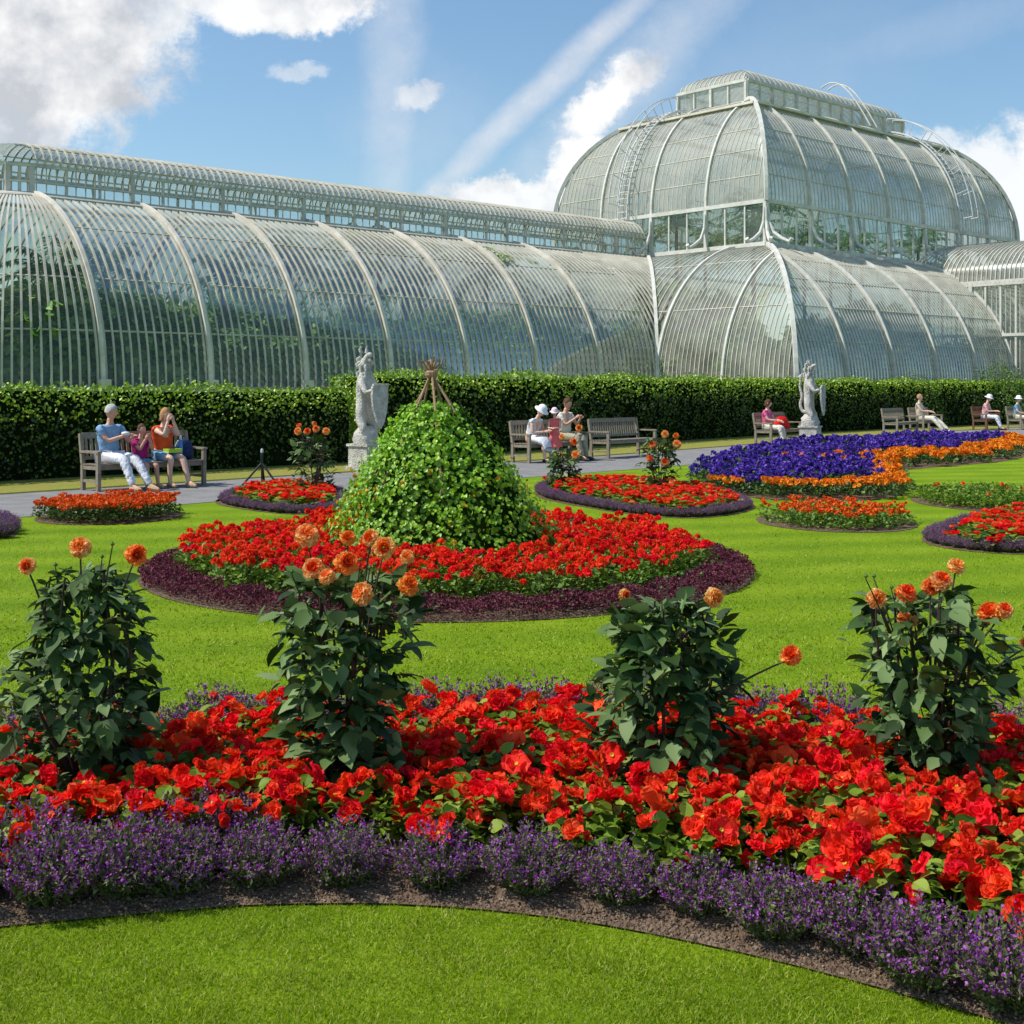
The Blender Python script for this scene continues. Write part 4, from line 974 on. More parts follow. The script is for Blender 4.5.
BA = smooth_poly(gp([(700, 488), (738, 497), (790, 501), (850, 502), (905, 497), (905, 484), (870, 470), (800, 462), (735, 464), (704, 471)]))
BB_ = smooth_poly(gp([(760, 470), (850, 474), (930, 468), (1035, 459), (1035, 441), (930, 442), (850, 445), (735, 455)]))
bed(BA); bed(BB_)
def two_tone(poly, w, name, sp, k=1.22, hv=.22, hm=.2):
    P = [p for p in hexpts(poly, sp)]
    isE = lambda p: not inside((p[0] + .2 * w, p[1] - w * 1.25), poly)
    edge = [p for p in P if isE(p)]; core = [p for p in P if not isE(p)]
    scatter(mk('violet_bedding_plant', 'blue_fl', f'violet blue bedding flower in the {name}', f'violet blue flowers of the {name}', hv, 8, .058, 4, 'dark_leaf', .20, 150, 12), core, 0, k * .72, k * 1.25)
    scatter(mk('marigold_plant', 'mari', f'orange marigold edging the {name}', f'orange marigolds edging the {name}', hm, 9, .06, 4, 'dark_leaf', .18, 70, 12), edge, 0, k * .9, k * 1.12)
two_tone(BA, .75, 'nearer blue bed', .44, 1.4)
two_tone(BB_, 1.6, 'long blue bed in front of the far benches', .68, 1.85, .16, .14)

# ------------------------------------------------------------------ hedges
def hedge(name, P, h0, h1, depth, label, dens=170, lsz=.085):
    P = np.array(P); root = empty(name, (P[0][0], P[0][1], 0), 0, label=label, cat='hedge'); o0 = np.array([P[0][0], P[0][1]])
    B = offset(P, depth); L = np.r_[0, np.cumsum(np.linalg.norm(np.diff(P, axis=0), axis=1))]; H = np.interp(L, [0, L[-1]], [h0, h1])
    A = P - o0; B = B - o0
    s = Soup(); k = .09
    A2 = A + (B - A) * (.38 / depth); B2 = B - (B - A) * (k / depth)
    A3 = A + (B - A) * (.5 / depth); B3 = B - (B - A) * (.5 / depth)
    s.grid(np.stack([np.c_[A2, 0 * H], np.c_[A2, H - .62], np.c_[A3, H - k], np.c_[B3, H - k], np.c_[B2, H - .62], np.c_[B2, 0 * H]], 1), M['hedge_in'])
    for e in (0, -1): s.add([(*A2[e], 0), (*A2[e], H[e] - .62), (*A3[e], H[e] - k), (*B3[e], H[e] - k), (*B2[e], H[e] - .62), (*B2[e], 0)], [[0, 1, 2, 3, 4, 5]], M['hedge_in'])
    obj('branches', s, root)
    s = Soup()
    n1 = int(L[-1] * h0 * dens * 1.5); n2 = int(L[-1] * depth * dens); n3 = int(depth * h0 * dens * 2.2)
    def along(t, Q): return np.stack([np.interp(t, L, Q[:, 0]), np.interp(t, L, Q[:, 1])], 1)
    T = norm(P[-1] - P[0]); Nf = np.array([T[1], -T[0]])   # towards the path
    def bumps(p, z): return .06 * np.sin(p[:, 0] * 1.1 + p[:, 1] * .7) + .05 * np.sin(p[:, 0] * 2.3 + z * 3) + .04 * np.sin(p[:, 1] * 3.7 - z * 5) + .03 * np.sin(p[:, 0] * 7 + p[:, 1] * 5)
    t = rng.uniform(0, L[-1], n1); z = rng.random(n1) * np.interp(t, L, H); p = along(t, A); cr = np.clip(z - (np.interp(t, L, H) - .5), 0, .5); inset = .5 - np.sqrt(np.clip(.25 - cr ** 2, 0, 1)); p = p + Nf * (bumps(p, z) - rng.random(n1) * .10 - inset - .30 * np.clip(1 - z / 1.45, 0, 1))[:, None]
    nrm = np.c_[np.tile([Nf[0], Nf[1]], (n1, 1)), -.35 + .45 * z / 1.5 + cr * 4]
    t2 = rng.uniform(0, L[-1], n2); q = rng.random(n2)[:, None]; p2 = along(t2, A) * (1 - q) + along(t2, B) * q
    rim = np.minimum(q[:, 0], 1 - q[:, 0]) * depth; z2 = np.interp(t2, L, H) + bumps(p2, t2 * 0) * .8 - rng.random(n2) * .09 + (rng.random(n2) ** 12) * .14 - .25 * np.clip(1 - rim / .45, 0, 1) ** 2
    nr2 = np.tile([0, 0, 1.], (n2, 1)); n3a = []
    ps = [np.c_[p, z], np.c_[p2, z2]]; ns = [nrm, nr2]
    for e, sg in ((0, -1), (-1, 1)):
        q = rng.random(n3)[:, None]; p3 = A[e] * (1 - q) + B[e] * q + T * sg * rng.uniform(.0, .12, n3)[:, None]
        ps.append(np.c_[p3, rng.random(n3) * H[e]]); ns.append(np.tile([T[0] * sg, T[1] * sg, .5], (n3, 1)))
    p = np.concatenate(ps); nn = np.concatenate(ns) + rng.normal(0, .55, (len(p), 3)); n = len(p)
    low = (p[:, 2] < H.min() - .35 - .35 * rng.random(n)) & (np.arange(n) < n1)  # lower front leaves that take the shade-darkened colour
    Rm = frames(sph(n) + [0, 0, .4], nn); lz = rng.uniform(.6, 1.15, n) * lsz
    s.batch(QLEAF * [1.25, 1, 1], QLEAF_F, Rm[~low], p[~low], lz[~low], M['hedge']); s.batch(QLEAF * [1.25, 1, 1], QLEAF_F, Rm[low], p[low], lz[low], M['hedge_shade'])
    obj('foliage', s, root)
HL = offset(LN, 2.5)
left = [p for p in HL if p[0] / p[1] < -.148 and p[1] > 6]
X1 = np.array([-.121 * 28.5, 28.5]); left = left + [X1]
hedge('clipped_hedge', left, 1.87, 1.68, 1.5, 'long clipped green hedge behind the bench on the left, ending at the left statue')
HR = offset(LN, 2.9); right = [p for p in HR if p[0] / p[1] > -.118 and p[0] / p[1] < .46 and p[1] > 10]
hedge('clipped_hedge', right, 2.03, 2.0, 1.8, 'long clipped green hedge running right from the left statue behind the far benches', 150, .095)

def bush(loc, r, h, label, n=900, lsz=.1):
    root = empty('garden_bush', loc, 0, label=label, cat='bush'); s = Soup()
    d = sph(n); d[:, 2] = np.abs(d[:, 2]); rr = 1 - .35 * rng.random(n) ** 1.6 + .12 * np.sin(d[:, 0] * 9) * np.sin(d[:, 1] * 8)
    p = d * rr[:, None] * [r, r, h]
    s.batch(QLEAF * [1.2, 1, 1], QLEAF_F, frames(sph(n), d + rng.normal(0, .5, (n, 3))), p, rng.uniform(.6, 1.2, n) * lsz, M['bush']); obj('foliage', s, root)
    s = Soup()
    for k in range(6):
        a_ = k * 1.05; s.tube([(0, 0, 0), (math.cos(a_) * r * .3, math.sin(a_) * r * .3, h * .5), (math.cos(a_) * r * .6, math.sin(a_) * r * .6, h * .8)], [.03, .02, .01], M['bark'], 5)
    obj('stem', s, root)
bush((-4.35, 33.5, 0), 1.1, 2.15, 'loose green bush showing above the hedge behind the left statue', 2200)
bush((-1.9, 33.0, 0), .9, 2.15, 'small green bush behind the hedge just left of the cane tops', 1600)
bush((22.9, 59.4, 0), 1.5, 2.85, 'rounded green bush rising above the hedge at the right end', 4200)
bush((17.6, 55.0, 0), 1.3, 2.35, 'low green bush just topping the hedge left of the round bush', 1200)
# pale panel behind the hedge
root = empty('garden_table', (9.95, 50.3, 0), R(38), label='pale green flat table top showing over the hedge left of the right statue', cat='table')
s = Soup(); s.box((0, 0, 1.93), (1.9, 1.0, .06), flat('pale green panel', (.42, .5, .36))); obj('table_top', s, root)
for a_ in (-.8, .8):
    for b_ in (-.4, .4):
        s = Soup(); s.box((a_, b_, .95), (.06, .06, 1.9), M['rail']); obj('leg', s, root)

# ================================================================== GLASSHOUSE
YAW = R(47.84); U0 = (11.81, 52.5); bay = 3.81
GH = empty('glasshouse', (U0[0], U0[1], EYE), PI / 2 - YAW, label='huge white framed Victorian glasshouse with long curved wing and domed centre', cat='building')
s1, h1, h2 = 5.81, 6.85, 9.01
TA = R(80); A1 = s1 / (1 - math.cos(TA)); B1 = h1 / math.sin(TA)
def prof1(s): return B1 * math.sqrt(max(0, 1 - (1 - s / A1) ** 2))
A2_ = 5.2; B2_ = 6.3
def prof2(s): return h2 + .0 + B2_ * math.sqrt(max(0, 1 - (1 - min(s, A2_) / A2_) ** 2))
def slist(a, b, A, n):
    t0, t1 = math.acos(1 - a / A), math.acos(max(-1, 1 - b / A)); return [A * (1 - math.cos(t)) for t in np.linspace(t0, t1, n + 1)]
W0 = 2 * bay; LB_ = 37.0; DB_ = 29.86
L1 = 25.45; D1 = 14.54
def strip_bar(s, P, Nn, D, w, h, mat):
    P, Nn, D = np.array(P), np.array(Nn), np.array(D)
    a = P - D * w / 2; b = P + D * w / 2; c = b + Nn * h; d = a + Nn * h
    s.grid(np.stack([a, d, c, b], 1), mat)
def bar_path(mp, a, s0, s1_, A, pf, n):
    ss = slist(s0, s1_, A, n); P = np.array([mp(a, q, pf(q)) for q in ss])
    Pa = np.array([mp(a + .01, q, pf(q)) for q in ss]); D = norm(Pa - P)
    T = norm(np.gradient(P, axis=0)); Nn = norm(np.cross(D, T))
    # outward = up
    sg = np.sign(Nn[len(Nn) // 2][2]) or 1
    if sg < 0: Nn = -Nn
    return P, Nn, D
def face(mp, ribs, smin, smax, A, pf, glass, nb, nseg=12, ribw=.17, ribh=.24, purl=(), barw=.05, barh=.07, skip_rib=(), rib_mat='ribpaint', dark=None):
    for i, (a0, a1) in enumerate(zip(ribs[:-1], ribs[1:])):
        cols = np.linspace(a0, a1, 9); rows = []
        for a in cols:
            lo, hi = smin(a), smax(a)
            if hi - lo < .02: hi = lo + .02
            rows.append([mp(a, q, pf(q)) for q in slist(lo, hi, A, nseg)])
        g_ = Soup(); g_.grid(np.array(rows), M[glass]); pane = obj('glass_bay', g_.mesh('glass', True), GH)
        b = Soup()
        for k in range(nb):
            a = a0 + (a1 - a0) * (k + .5) / nb; lo, hi = smin(a), smax(a)
            if hi - lo < .15: continue
            P, Nn, D = bar_path(mp, a, lo, hi, A, pf, nseg); strip_bar(b, P, Nn, D, barw, barh, M['bar'])
        for q in purl:
            aa = [a for a in np.linspace(a0, a1, 9) if smin(a) < q < smax(a)]
            if len(aa) > 1:
                P = np.array([mp(a, q, pf(q)) for a in aa]); b.tube(P, .03, M['bar'], 4, False)
        if dark:
            aa = [a for a in np.linspace(a0 + .15, a1 - .15, 9) if smin(a) < dark < smax(a)]
            if len(aa) > 1:
                P = np.array([mp(a, dark, pf(dark) + .07) for a in aa]); b.tube(P, .055, M['rail'], 4, False)
        obj('glazing_bars', b, pane)
    for i, a in enumerate(ribs):
        if i in skip_rib: continue
        lo, hi = smin(a), smax(a)
        if hi - lo < .3: continue
        P, Nn, D = bar_path(mp, a, lo, hi, A, pf, nseg + 4); r = Soup(); strip_bar(r, P, Nn, D, ribw, ribh, M[rib_mat])
        if lo < .05 and pf is prof1:
            r.box(P[0] + Nn[0] * .15 + np.array([0, 0, .12]), (.34, .34, .30), M['ribpaint'])
        obj('rib', r, GH)
def hip(path, w=.2, h=.26, mat='paint'):
    P = np.array(path); T = norm(np.gradient(P, axis=0)); H = P[-1] - P[0]; H[2] = 0; D = np.tile(norm(np.array([-H[1], H[0], 0])), (len(P), 1)); Nn = norm(np.cross(D, T))
    if Nn[len(P) // 2][2] < 0: Nn = -Nn
    r = Soup(); strip_bar(r, P, Nn, D, w, h, M[mat]); obj('hip_rib', r, GH)

wingL = -7 * bay; AX = W0 + 7.32; RW = 7.32
z0 = 0.03
fw = lambda a, q, z: (a, W0 + q, z)
ribs = [wingL + k * bay for k in range(8)]
full = lambda a: s1
face(fw, ribs, lambda a: max(0, a), full, A1, prof1, 'glassw', 13, 14, .13, .15, purl=(.25, 1.0, 2.6), skip_rib=(7,), dark=4.75, barw=.062, barh=.05)
# piece of the wing roof beyond the inner corner, up to the valley
face(fw, [0, s1], lambda a: min(max(0, a), s1 - .02), full, A1, prof1, 'glassw', 20, 8, purl=(), skip_rib=(0, 1), barw=.07)
# back of the wing
fwb = lambda a, q, z: (a, W0 + 2 * RW - q, z)
face(fwb, ribs, lambda a: max(0, a), full, A1, prof1, 'glassw', 7, 10, skip_rib=(7,))
# apse at the far left end
apse = lambda a, q, z: (wingL - (RW - q) * math.sin(a), AX - (RW - q) * math.cos(a), z)
face(apse, [R(k * 45) for k in range(5)], lambda a: 0, full, A1, prof1, 'glassw', 20, 14, .13, .15, purl=(.25, 1.0), skip_rib=(0, 4), dark=4.75, barw=.07)
# clerestory and curved top of the wing
def wall(p0, p1, zb, zt, nposts, name, big=1, rails=(0, .5, 1), postw=.09, glass='glassc', out=(0, -1), railw=.10, postmat='rail', bigevery=3, bigw=.16, mull=0, railmat='rail'):
    p0 = np.array(p0, float); p1 = np.array(p1, float); root_ = Soup(); d = p1 - p0; L = np.linalg.norm(d); d /= L; out = np.array([out[0], out[1]])
    for k in range(nposts + 1):
        p = p0 + d * L * k / nposts; w = bigw if k % bigevery == 0 else postw
        root_.box((*(p + out * .05), (zb + zt) / 2), (w, w, zt - zb), M[postmat])
    r = root_
    for t in rails:
        z = zb + (zt - zb) * t; hgt = railw * (1.3 if t in (0, 1) else .7)
        r.beam((*(p0 + out * .08), z), (*(p1 + out * .08), z), .12, hgt, M[railmat])
    fr = obj(name, root_, GH)
    if mull:
        m_ = Soup()
        for k in range(mull): p = p0 + d * L * (k + .5) / mull; m_.box((*p, (zb + zt) / 2), (.035, .035, zt - zb), M['bar'])
        obj('mullions', m_, fr)
    g_ = Soup(); g_.add([(*p0, zb), (*p1, zb), (*p1, zt), (*p0, zt)], [[0, 1, 2, 3]], M[glass]); obj('clerestory_glass', g_, GH)
hc = 1.02; cw = RW - s1
wall((wingL, W0 + s1), (s1, W0 + s1), h1, h1 + hc, 26, 'clerestory_frame', rails=(0, .42, 1), mull=90)
wall((wingL, W0 + 2 * RW - s1), (s1, W0 + 2 * RW - s1), h1, h1 + hc, 9, 'clerestory_frame', rails=(0, 1), out=(0, 1), bigevery=9)
for k in range(6):
    a0, a1 = PI * k / 6, PI * (k + 1) / 6; q = lambda a: (wingL - cw * math.sin(a), AX - cw * math.cos(a))
    wall(q(a0), q(a1), h1, h1 + hc, 2, 'clerestory_frame', rails=(0, .42, 1), out=(-math.sin((a0 + a1) / 2), -math.cos((a0 + a1) / 2)), bigevery=2, mull=3)
ov = cw + .14
def barrel(x0, x1, yc, hw, zb, rise, glass, nb, name):
    t = np.linspace(0, PI, 17); P = [[(x, yc - hw * math.cos(q), zb + rise * math.sin(q) ** .9) for q in t] for x in (x0, x1)]
    g_ = Soup(); g_.grid(np.array(P), M[glass]); pane = obj(name, g_.mesh('g', True), GH); b = Soup()
    for k in range(nb):
        x = x0 + (x1 - x0) * (k + .5) / nb; PP = np.array([(x, yc - hw * math.cos(q), zb + rise * math.sin(q) ** .9) for q in t])
        Nn = norm(np.stack([0 * t, -np.cos(t), np.sin(t)], 1)); strip_bar(b, PP, Nn, np.tile([1., 0, 0], (17, 1)), .06, .05, M['bar'])
    for q in (1, 4, 8, 12, 15): b.tube([P[0][q], P[1][q]], .035, M['bar'], 4, False)
    obj('glazing_bars', b, pane)
barrel(wingL, s1 - .3, AX, ov, h1 + hc, .95, 'glassl', 110, 'ridge_glass')
t = np.linspace(0, PI, 15); e_ = np.linspace(0, PI / 2, 8)
g_ = Soup(); g_.grid(np.array([[(wingL - ov * math.sin(a) * math.cos(q), AX - ov * math.cos(a) * math.cos(q), h1 + hc + .95 * math.sin(q)) for q in e_] for a in t]), M['glassw']); obj('ridge_glass', g_.mesh('g', True), GH)
# ridge end hood near the dome
# ---- lower tier of the centre block
fend = lambda a, q, z: (q, a, z); ffr = lambda a, q, z: (a, q, z)
face(fend, [0, bay, 2 * bay, 2 * bay + s1], lambda a: max(0, a - W0), lambda a: min(s1, max(a, .03)), A1, prof1, 'glassl', 15, 14, .11, .14, purl=(1.0, 3.3), skip_rib=(0, 3), rib_mat='paint', barw=.038, barh=.032)
fr_ribs = [k * bay for k in range(6)] + [5 * bay + 2 * bay, LB_ - 2 * bay, LB_ - bay, LB_]
fr_ribs = [k * bay for k in range(10)] + [LB_]
face(ffr, fr_ribs, lambda a: 0, lambda a: min(s1, max(a, .03), max(LB_ - a, .03)), A1, prof1, 'glassl', 15, 14, .11, .14, purl=(.3, 1.0, 2.0, 3.3), skip_rib=(0, 10), rib_mat='paint', barw=.038, barh=.03)
ss = slist(0, s1, A1, 16)
hip([(q, q, prof1(q)) for q in ss], .17, .2); hip([(LB_ - q, q, prof1(q)) for q in ss], .17, .2)
P = [(q, W0 + q, prof1(q) + .02) for q in ss]; hip(P, .16, .16)
frt = lambda a, q, z: (LB_ - q, a, z)
face(frt, [0, bay, 2 * bay, 2 * bay + s1], lambda a: max(0, a - W0), lambda a: min(s1, max(a, .03)), A1, prof1, 'glassl', 9, 10, skip_rib=(0, 3), rib_mat='paint')
fbk = lambda a, q, z: (a, DB_ - q, z)
face(fbk, [k * LB_ / 6 for k in range(7)], lambda a: 0, lambda a: min(s1, max(a, .03), max(LB_ - a, .03)), A1, prof1, 'glassl', 8, 10, skip_rib=(0, 6))
# rest of the flat back roof between back aisle and upper tier
g_ = Soup(); g_.add([(s1, s1 + D1, h1), (s1 + L1, s1 + D1, h1), (s1 + L1, DB_ - s1, h1 - .05), (s1, DB_ - s1, h1 - .05)], [[0, 1, 2, 3]], M['glassl']); obj('glass_bay', g_, GH)
# ---- upper clerestory
cn = [(s1, s1), (s1 + L1, s1), (s1 + L1, s1 + D1), (s1, s1 + D1)]
for k, (nb_, o_) in enumerate(((21, (0, -1)), (12, (1, 0)), (21, (0, 1)), (12, (-1, 0)))):
    wall(cn[k], cn[(k + 1) % 4], h1 + .1, h2, nb_, 'clerestory_frame', rails=(0, 1), postw=.08, glass='glassc', out=o_, railw=.15, postmat='paint', bigevery=3, bigw=.17, railmat='paint')
# scroll brackets
def bracket(p, o_):
    p = np.array(p, float); o_ = np.array([*o_, 0.]); s = Soup()
    c = [(0.12, 8.7), (.18, 8.0), (.45, 7.45), (.95, 7.1), (1.35, 7.05), (1.5, 7.2)]
    pts = [np.array([p[0], p[1], 0]) + o_ * a + np.array([0, 0, z - (.0 if i < 4 else .12)]) for i, (a, z) in enumerate(c)]
    s.tube(pts, [.07, .08, .085, .09, .08, .10], M['paint'], 7); obj('scroll_bracket', s, GH)
for k in range(1, 7): bracket((s1 + k * L1 / 7, s1), (0, -1))
for k in (1, 2, 3): bracket((s1, s1 + k * D1 / 4), (-1, 0))
bracket((s1, s1), (0, -1)); bracket((s1, s1), (-1, 0)); bracket((s1, s1), (-.7, -.7)); bracket((s1 + L1, s1), (0, -1))
# ---- dome
Q_ = 4.9
def dmap(k):
    return [lambda a, q, z: (s1 + a, s1 + q, z), lambda a, q, z: (s1 + q, s1 + a, z), lambda a, q, z: (s1 + a, s1 + D1 - q, z), lambda a, q, z: (s1 + L1 - q, s1 + a, z)][k]
for k in range(4):
    L_ = L1 if k in (0, 2) else D1; nb_ = 7 if k in (0, 2) else 4
    face(dmap(k), [L_ * i / nb_ for i in range(nb_ + 1)], lambda a: 0, (lambda L_: lambda a: min(Q_, max(a, .03), max(L_ - a, .03)))(L_), A2_, prof2, 'glassd', 12, 14, .11, .12, purl=(.12, .5, 1.1, 2.6, 3.7), skip_rib=(0, nb_), rib_mat='paint', barw=.028, barh=.02)
ss = slist(0, Q_, A2_, 16)
for (cx_, sx) in ((s1, 1), (s1 + L1, -1)):
    for (cy_, sy) in ((s1, 1), (s1 + D1, -1)): hip([(cx_ + sx * q, cy_ + sy * q, prof2(q)) for q in ss], .17, .2)
# walkway ring
q = 2.6; z = prof2(q) + .12; ring = [(s1 + q, s1 + q, z), (s1 + L1 - q, s1 + q, z), (s1 + L1 - q, s1 + D1 - q, z), (s1 + q, s1 + D1 - q, z)]
for k in range(4):
    s = Soup(); s.beam(ring[k], ring[(k + 1) % 4], .38, .12, M['ribpaint']); obj('walkway', s, GH)
# lantern
lz0, lz1 = 15.3, 16.5; lc = [(s1 + Q_, s1 + Q_), (s1 + L1 - Q_, s1 + Q_), (s1 + L1 - Q_, s1 + D1 - Q_), (s1 + Q_, s1 + D1 - Q_)]
for k, (nb_, o_) in enumerate(((14, (0, -1)), (4, (1, 0)), (14, (0, 1)), (4, (-1, 0)))):
    wall(lc[k], lc[(k + 1) % 4], lz0, lz1, nb_, 'lantern_frame', rails=(0, 1), postw=.09, glass='glassd', out=o_, railw=.12, postmat='paint' if k in (1, 3) else 'rail', bigevery=2, bigw=.15, railmat='paint' if k == 3 else 'rail')
LL1, LD1 = L1 - 2 * Q_, D1 - 2 * Q_
def prof3(s): return lz1 + .02 + 1.05 * math.sqrt(max(0, 1 - (1 - min(s, 2.36) / 2.36) ** 2))
def lmap(k):
    o_ = s1 + Q_
    return [lambda a, q, z: (o_ + a, o_ + q, z), lambda a, q, z: (o_ + q, o_ + a, z), lambda a, q, z: (o_ + a, o_ + LD1 - q, z), lambda a, q, z: (o_ + LL1 - q, o_ + a, z)][k]
for k in range(4):
    L_ = LL1 if k in (0, 2) else LD1
    face(lmap(k), [0, L_ / 2, L_], lambda a: 0, (lambda L_: lambda a: min(LD1 / 2 - .01, max(a, .03), max(L_ - a, .03)))(L_), 2.37, prof3, 'glassd', 16 if k in (0, 2) else 7, 8, purl=(1.2,), skip_rib=(0, 1, 2), barw=.05, barh=.03)
# ladders
def ladder(mp, a, s_end, name):
    ss_ = slist(0, s_end, A2_, 26); lad = Soup(); H = []
    for da in (-.32, .32):
        P = np.array([mp(a + da, q, prof2(q)) for q in ss_]); _, Nn, D = bar_path(mp, a + da, 0, s_end, A2_, prof2, 26)
        lad.tube(P + Nn * .22, .045, M['galv'], 6); H.append((P, Nn))
    for i in range(0, 27):
        lad.tube([H[0][0][i] + H[0][1][i] * .22, H[1][0][i] + H[1][1][i] * .22], .035, M['galv'], 5)
    L_ = obj(name, lad, GH); hr = Soup()
    for P, Nn in H:
        hr.tube(P[2:] + Nn[2:] * 1.0, .032, M['galv'], 6)
        for i in range(2, 27, 4): hr.tube([P[i] + Nn[i] * .22, P[i] + Nn[i] * 1.0], .026, M['galv'], 5)
    obj('handrail', hr, L_)
ladder(dmap(1), 2.52 * D1 / 4, 4.7, 'access_ladder'); ladder(dmap(0), 5.1 * L1 / 7, 4.7, 'access_ladder')
lm = lmap(0); s = Soup(); t = np.linspace(0, 1, 15)
for da in (-.35, .35):
    s.tube([lm(11.0 + da, -0.9 + 3.4 * q, lz0 + .1 + 3.0 * math.sin(q * PI * .62)) for q in t], .045, M['paint'], 6)
obj('roof_hoop', s, GH)
# ---- entrance transept pushing out of the front
px0, px1 = 5 * bay, 8 * bay; pz = 5.5; pw = -1.0
wall((px0, pw), (px0, 5.6), z0, pz, 8, 'transept_frame', rails=(0, .5, 1), postw=.10, glass='glassc', out=(-1, 0), railw=.22, postmat='paint', bigevery=4, bigw=.2, mull=26, railmat='paint')
wall((px0, pw), (px1, pw), z0, pz, 12, 'transept_frame', rails=(0, .5, 1), postw=.10, glass='glassc', out=(0, -1), railw=.22, postmat='paint', bigevery=4, bigw=.2, mull=26, railmat='paint')
wall((px1, pw), (px1, 5.6), z0, pz, 8, 'transept_frame', rails=(0, .5, 1), postw=.10, glass='glassc', out=(1, 0), railw=.22, postmat='paint', bigevery=4, bigw=.2, railmat='paint')
tq = np.linspace(0, PI, 19); yy = (pw, 5.9); cxp = (px0 + px1) / 2; hw = (px1 - px0) / 2 + .1
g_ = Soup(); P = [[(cxp - hw * math.cos(q), y_, pz + 2.6 * math.sin(q) ** .8) for q in tq] for y_ in yy]; g_.grid(np.array(P), M['glassl']); pane = obj('glass_bay', g_.mesh('g', True), GH)
b = Soup()
for k in range(27):
    y_ = pw + (yy[1] - pw) * (k + .5) / 27; PP = np.array([(cxp - hw * math.cos(q), y_, pz + 2.6 * math.sin(q) ** .8) for q in tq]); Nn = norm(np.stack([-np.cos(tq), 0 * tq, np.sin(tq)], 1)); strip_bar(b, PP, Nn, np.tile([0, 1., 0], (19, 1)), .05, .05, M['bar'])
obj('glazing_bars', b, pane)
g_ = Soup(); g_.add(P[0], [list(range(19))], M['glassl']); obj('gable_glass', g_, GH)
# plinth walls (from the ground up to the feet of the ribs)
s = Soup(); zb = -EYE
def pl(a, b_): s.beam((*a, (zb + z0) / 2), (*b_, (zb + z0) / 2), .55, z0 - zb, M['plinth'])
pl((wingL, W0), (-.3, W0)); pl((0, W0), (0, 0)); pl((0.3, 0), (px0, 0)); pl((px1, 0), (LB_, 0)); pl((LB_, 0.3), (LB_, DB_)); pl((LB_ - .3, DB_), (0, DB_)); pl((0, DB_ - .3), (0, W0 + 2 * RW)); pl((-.3, W0 + 2 * RW), (wingL, W0 + 2 * RW)); pl((px0, pw), (px1, pw)); pl((px0, pw + .3), (px0, -.3)); pl((px1, pw + .3), (px1, -.3))
for k in range(8):
    q = lambda a: (wingL - RW * math.sin(a), AX - RW * math.cos(a)); pl(q(PI * k / 8), q(PI * (k + 1) / 8))
obj('stone_plinth', s, GH)
# interior floor
s = Soup(); s.add([(wingL - 7, W0, zb + .02), (wingL - 7, W0 + 2 * RW, zb + .02), (0, W0 + 2 * RW, zb + .02), (0, W0, zb + .02)], [[0, 3, 2, 1]], M['soil']); s.add([(0, 0, zb + .02), (LB_, 0, zb + .02), (LB_, DB_, zb + .02), (0, DB_, zb + .02)], [[0, 1, 2, 3]], M['soil']); obj('planting_floor', s, GH)

# ---- plants inside the glasshouse
def loc_w(u, w): return (U0[0] + u * math.sin(YAW) - w * math.cos(YAW), U0[1] + u * math.cos(YAW) + w * math.sin(YAW))
def palm_proto(h, nf, fl, k):
    root = empty('palm_tree', (0, 0, -50), label='green palm growing inside the glasshouse', cat='palm', group='palms inside the glasshouse')
    s = Soup(); s.tube([(0, 0, 0), (.05, .02, h * .5), (0, 0, h)], [.16, .12, .10], M['bark'], 8); obj('trunk', s, root)
    s = Soup()
    for i in range(nf):
        a = i * 2.4 + rng.random(); el = R(rng.uniform(-10, 75)); L = fl * rng.uniform(.8, 1.15)
        t = np.linspace(0, 1, 14); x = L * (t * math.cos(el)); z = h + L * (t * math.sin(el) - .55 * t * t)
        P = np.stack([x * math.cos(a), x * math.sin(a), z], 1); s.tube(P, np.linspace(.03, .008, 14), M['palm'], 4, False)
        m = 56; tt = rng.uniform(.12, 1, m); c = np.stack([np.interp(tt, t, P[:, q]) for q in range(3)], 1)
        side = np.array([-math.sin(a), math.cos(a), 0.]) * rng.choice([-1, 1], m)[:, None]
        y = side + np.array([math.cos(a), math.sin(a), 0]) * .5 + np.array([0, 0, -.45]); s.batch(QLEAF * [.32, 1, .4], QLEAF_F, frames(y + rng.normal(0, .12, (m, 3)), np.tile([0, 0, 1.], (m, 1))), c, .62 * (1.1 - tt * .5), M['palm'])
    obj('crown', s, root); return root
def shrub_proto():
    root = empty('glasshouse_shrub', (0, 0, -50), label='leafy tropical shrub growing inside the glasshouse', cat='shrub', group='shrubs inside the glasshouse')
    s = Soup(); n = 1500; d = sph(n); z = rng.random(n); r = 1.5 * (1 - (z * .9) ** 2) ** .5 * (.6 + .4 * rng.random(n)) * (1 + .25 * np.sin(d[:, 0] * 6 + z * 9))
    p = np.stack([d[:, 0] * r, d[:, 1] * r, .2 + z * 4.4], 1); s.batch(LEAF, LEAF_F, frames(d + [0, 0, -.2], np.array([0, 0, 1.]) + rng.normal(0, .5, (n, 3))), p, rng.uniform(.25, .6, n), M['palm']); obj('foliage', s, root)
    s = Soup()
    for k in range(5): s.tube([(0, 0, 0), (math.cos(k * 1.3) * .5, math.sin(k * 1.3) * .5, 2), (math.cos(k * 1.3) * .9, math.sin(k * 1.3) * .9, 3.6)], [.08, .05, .02], M['bark'], 5)
    obj('stem', s, root); return root
PP_ = [palm_proto(6.4, 18, 2.6, 0), palm_proto(5.2, 16, 2.3, 1), palm_proto(11.0, 20, 3.2, 2), palm_proto(8.45, 16, 1.15, 3)]; SH = [shrub_proto(), shrub_proto()]
usedp = set()
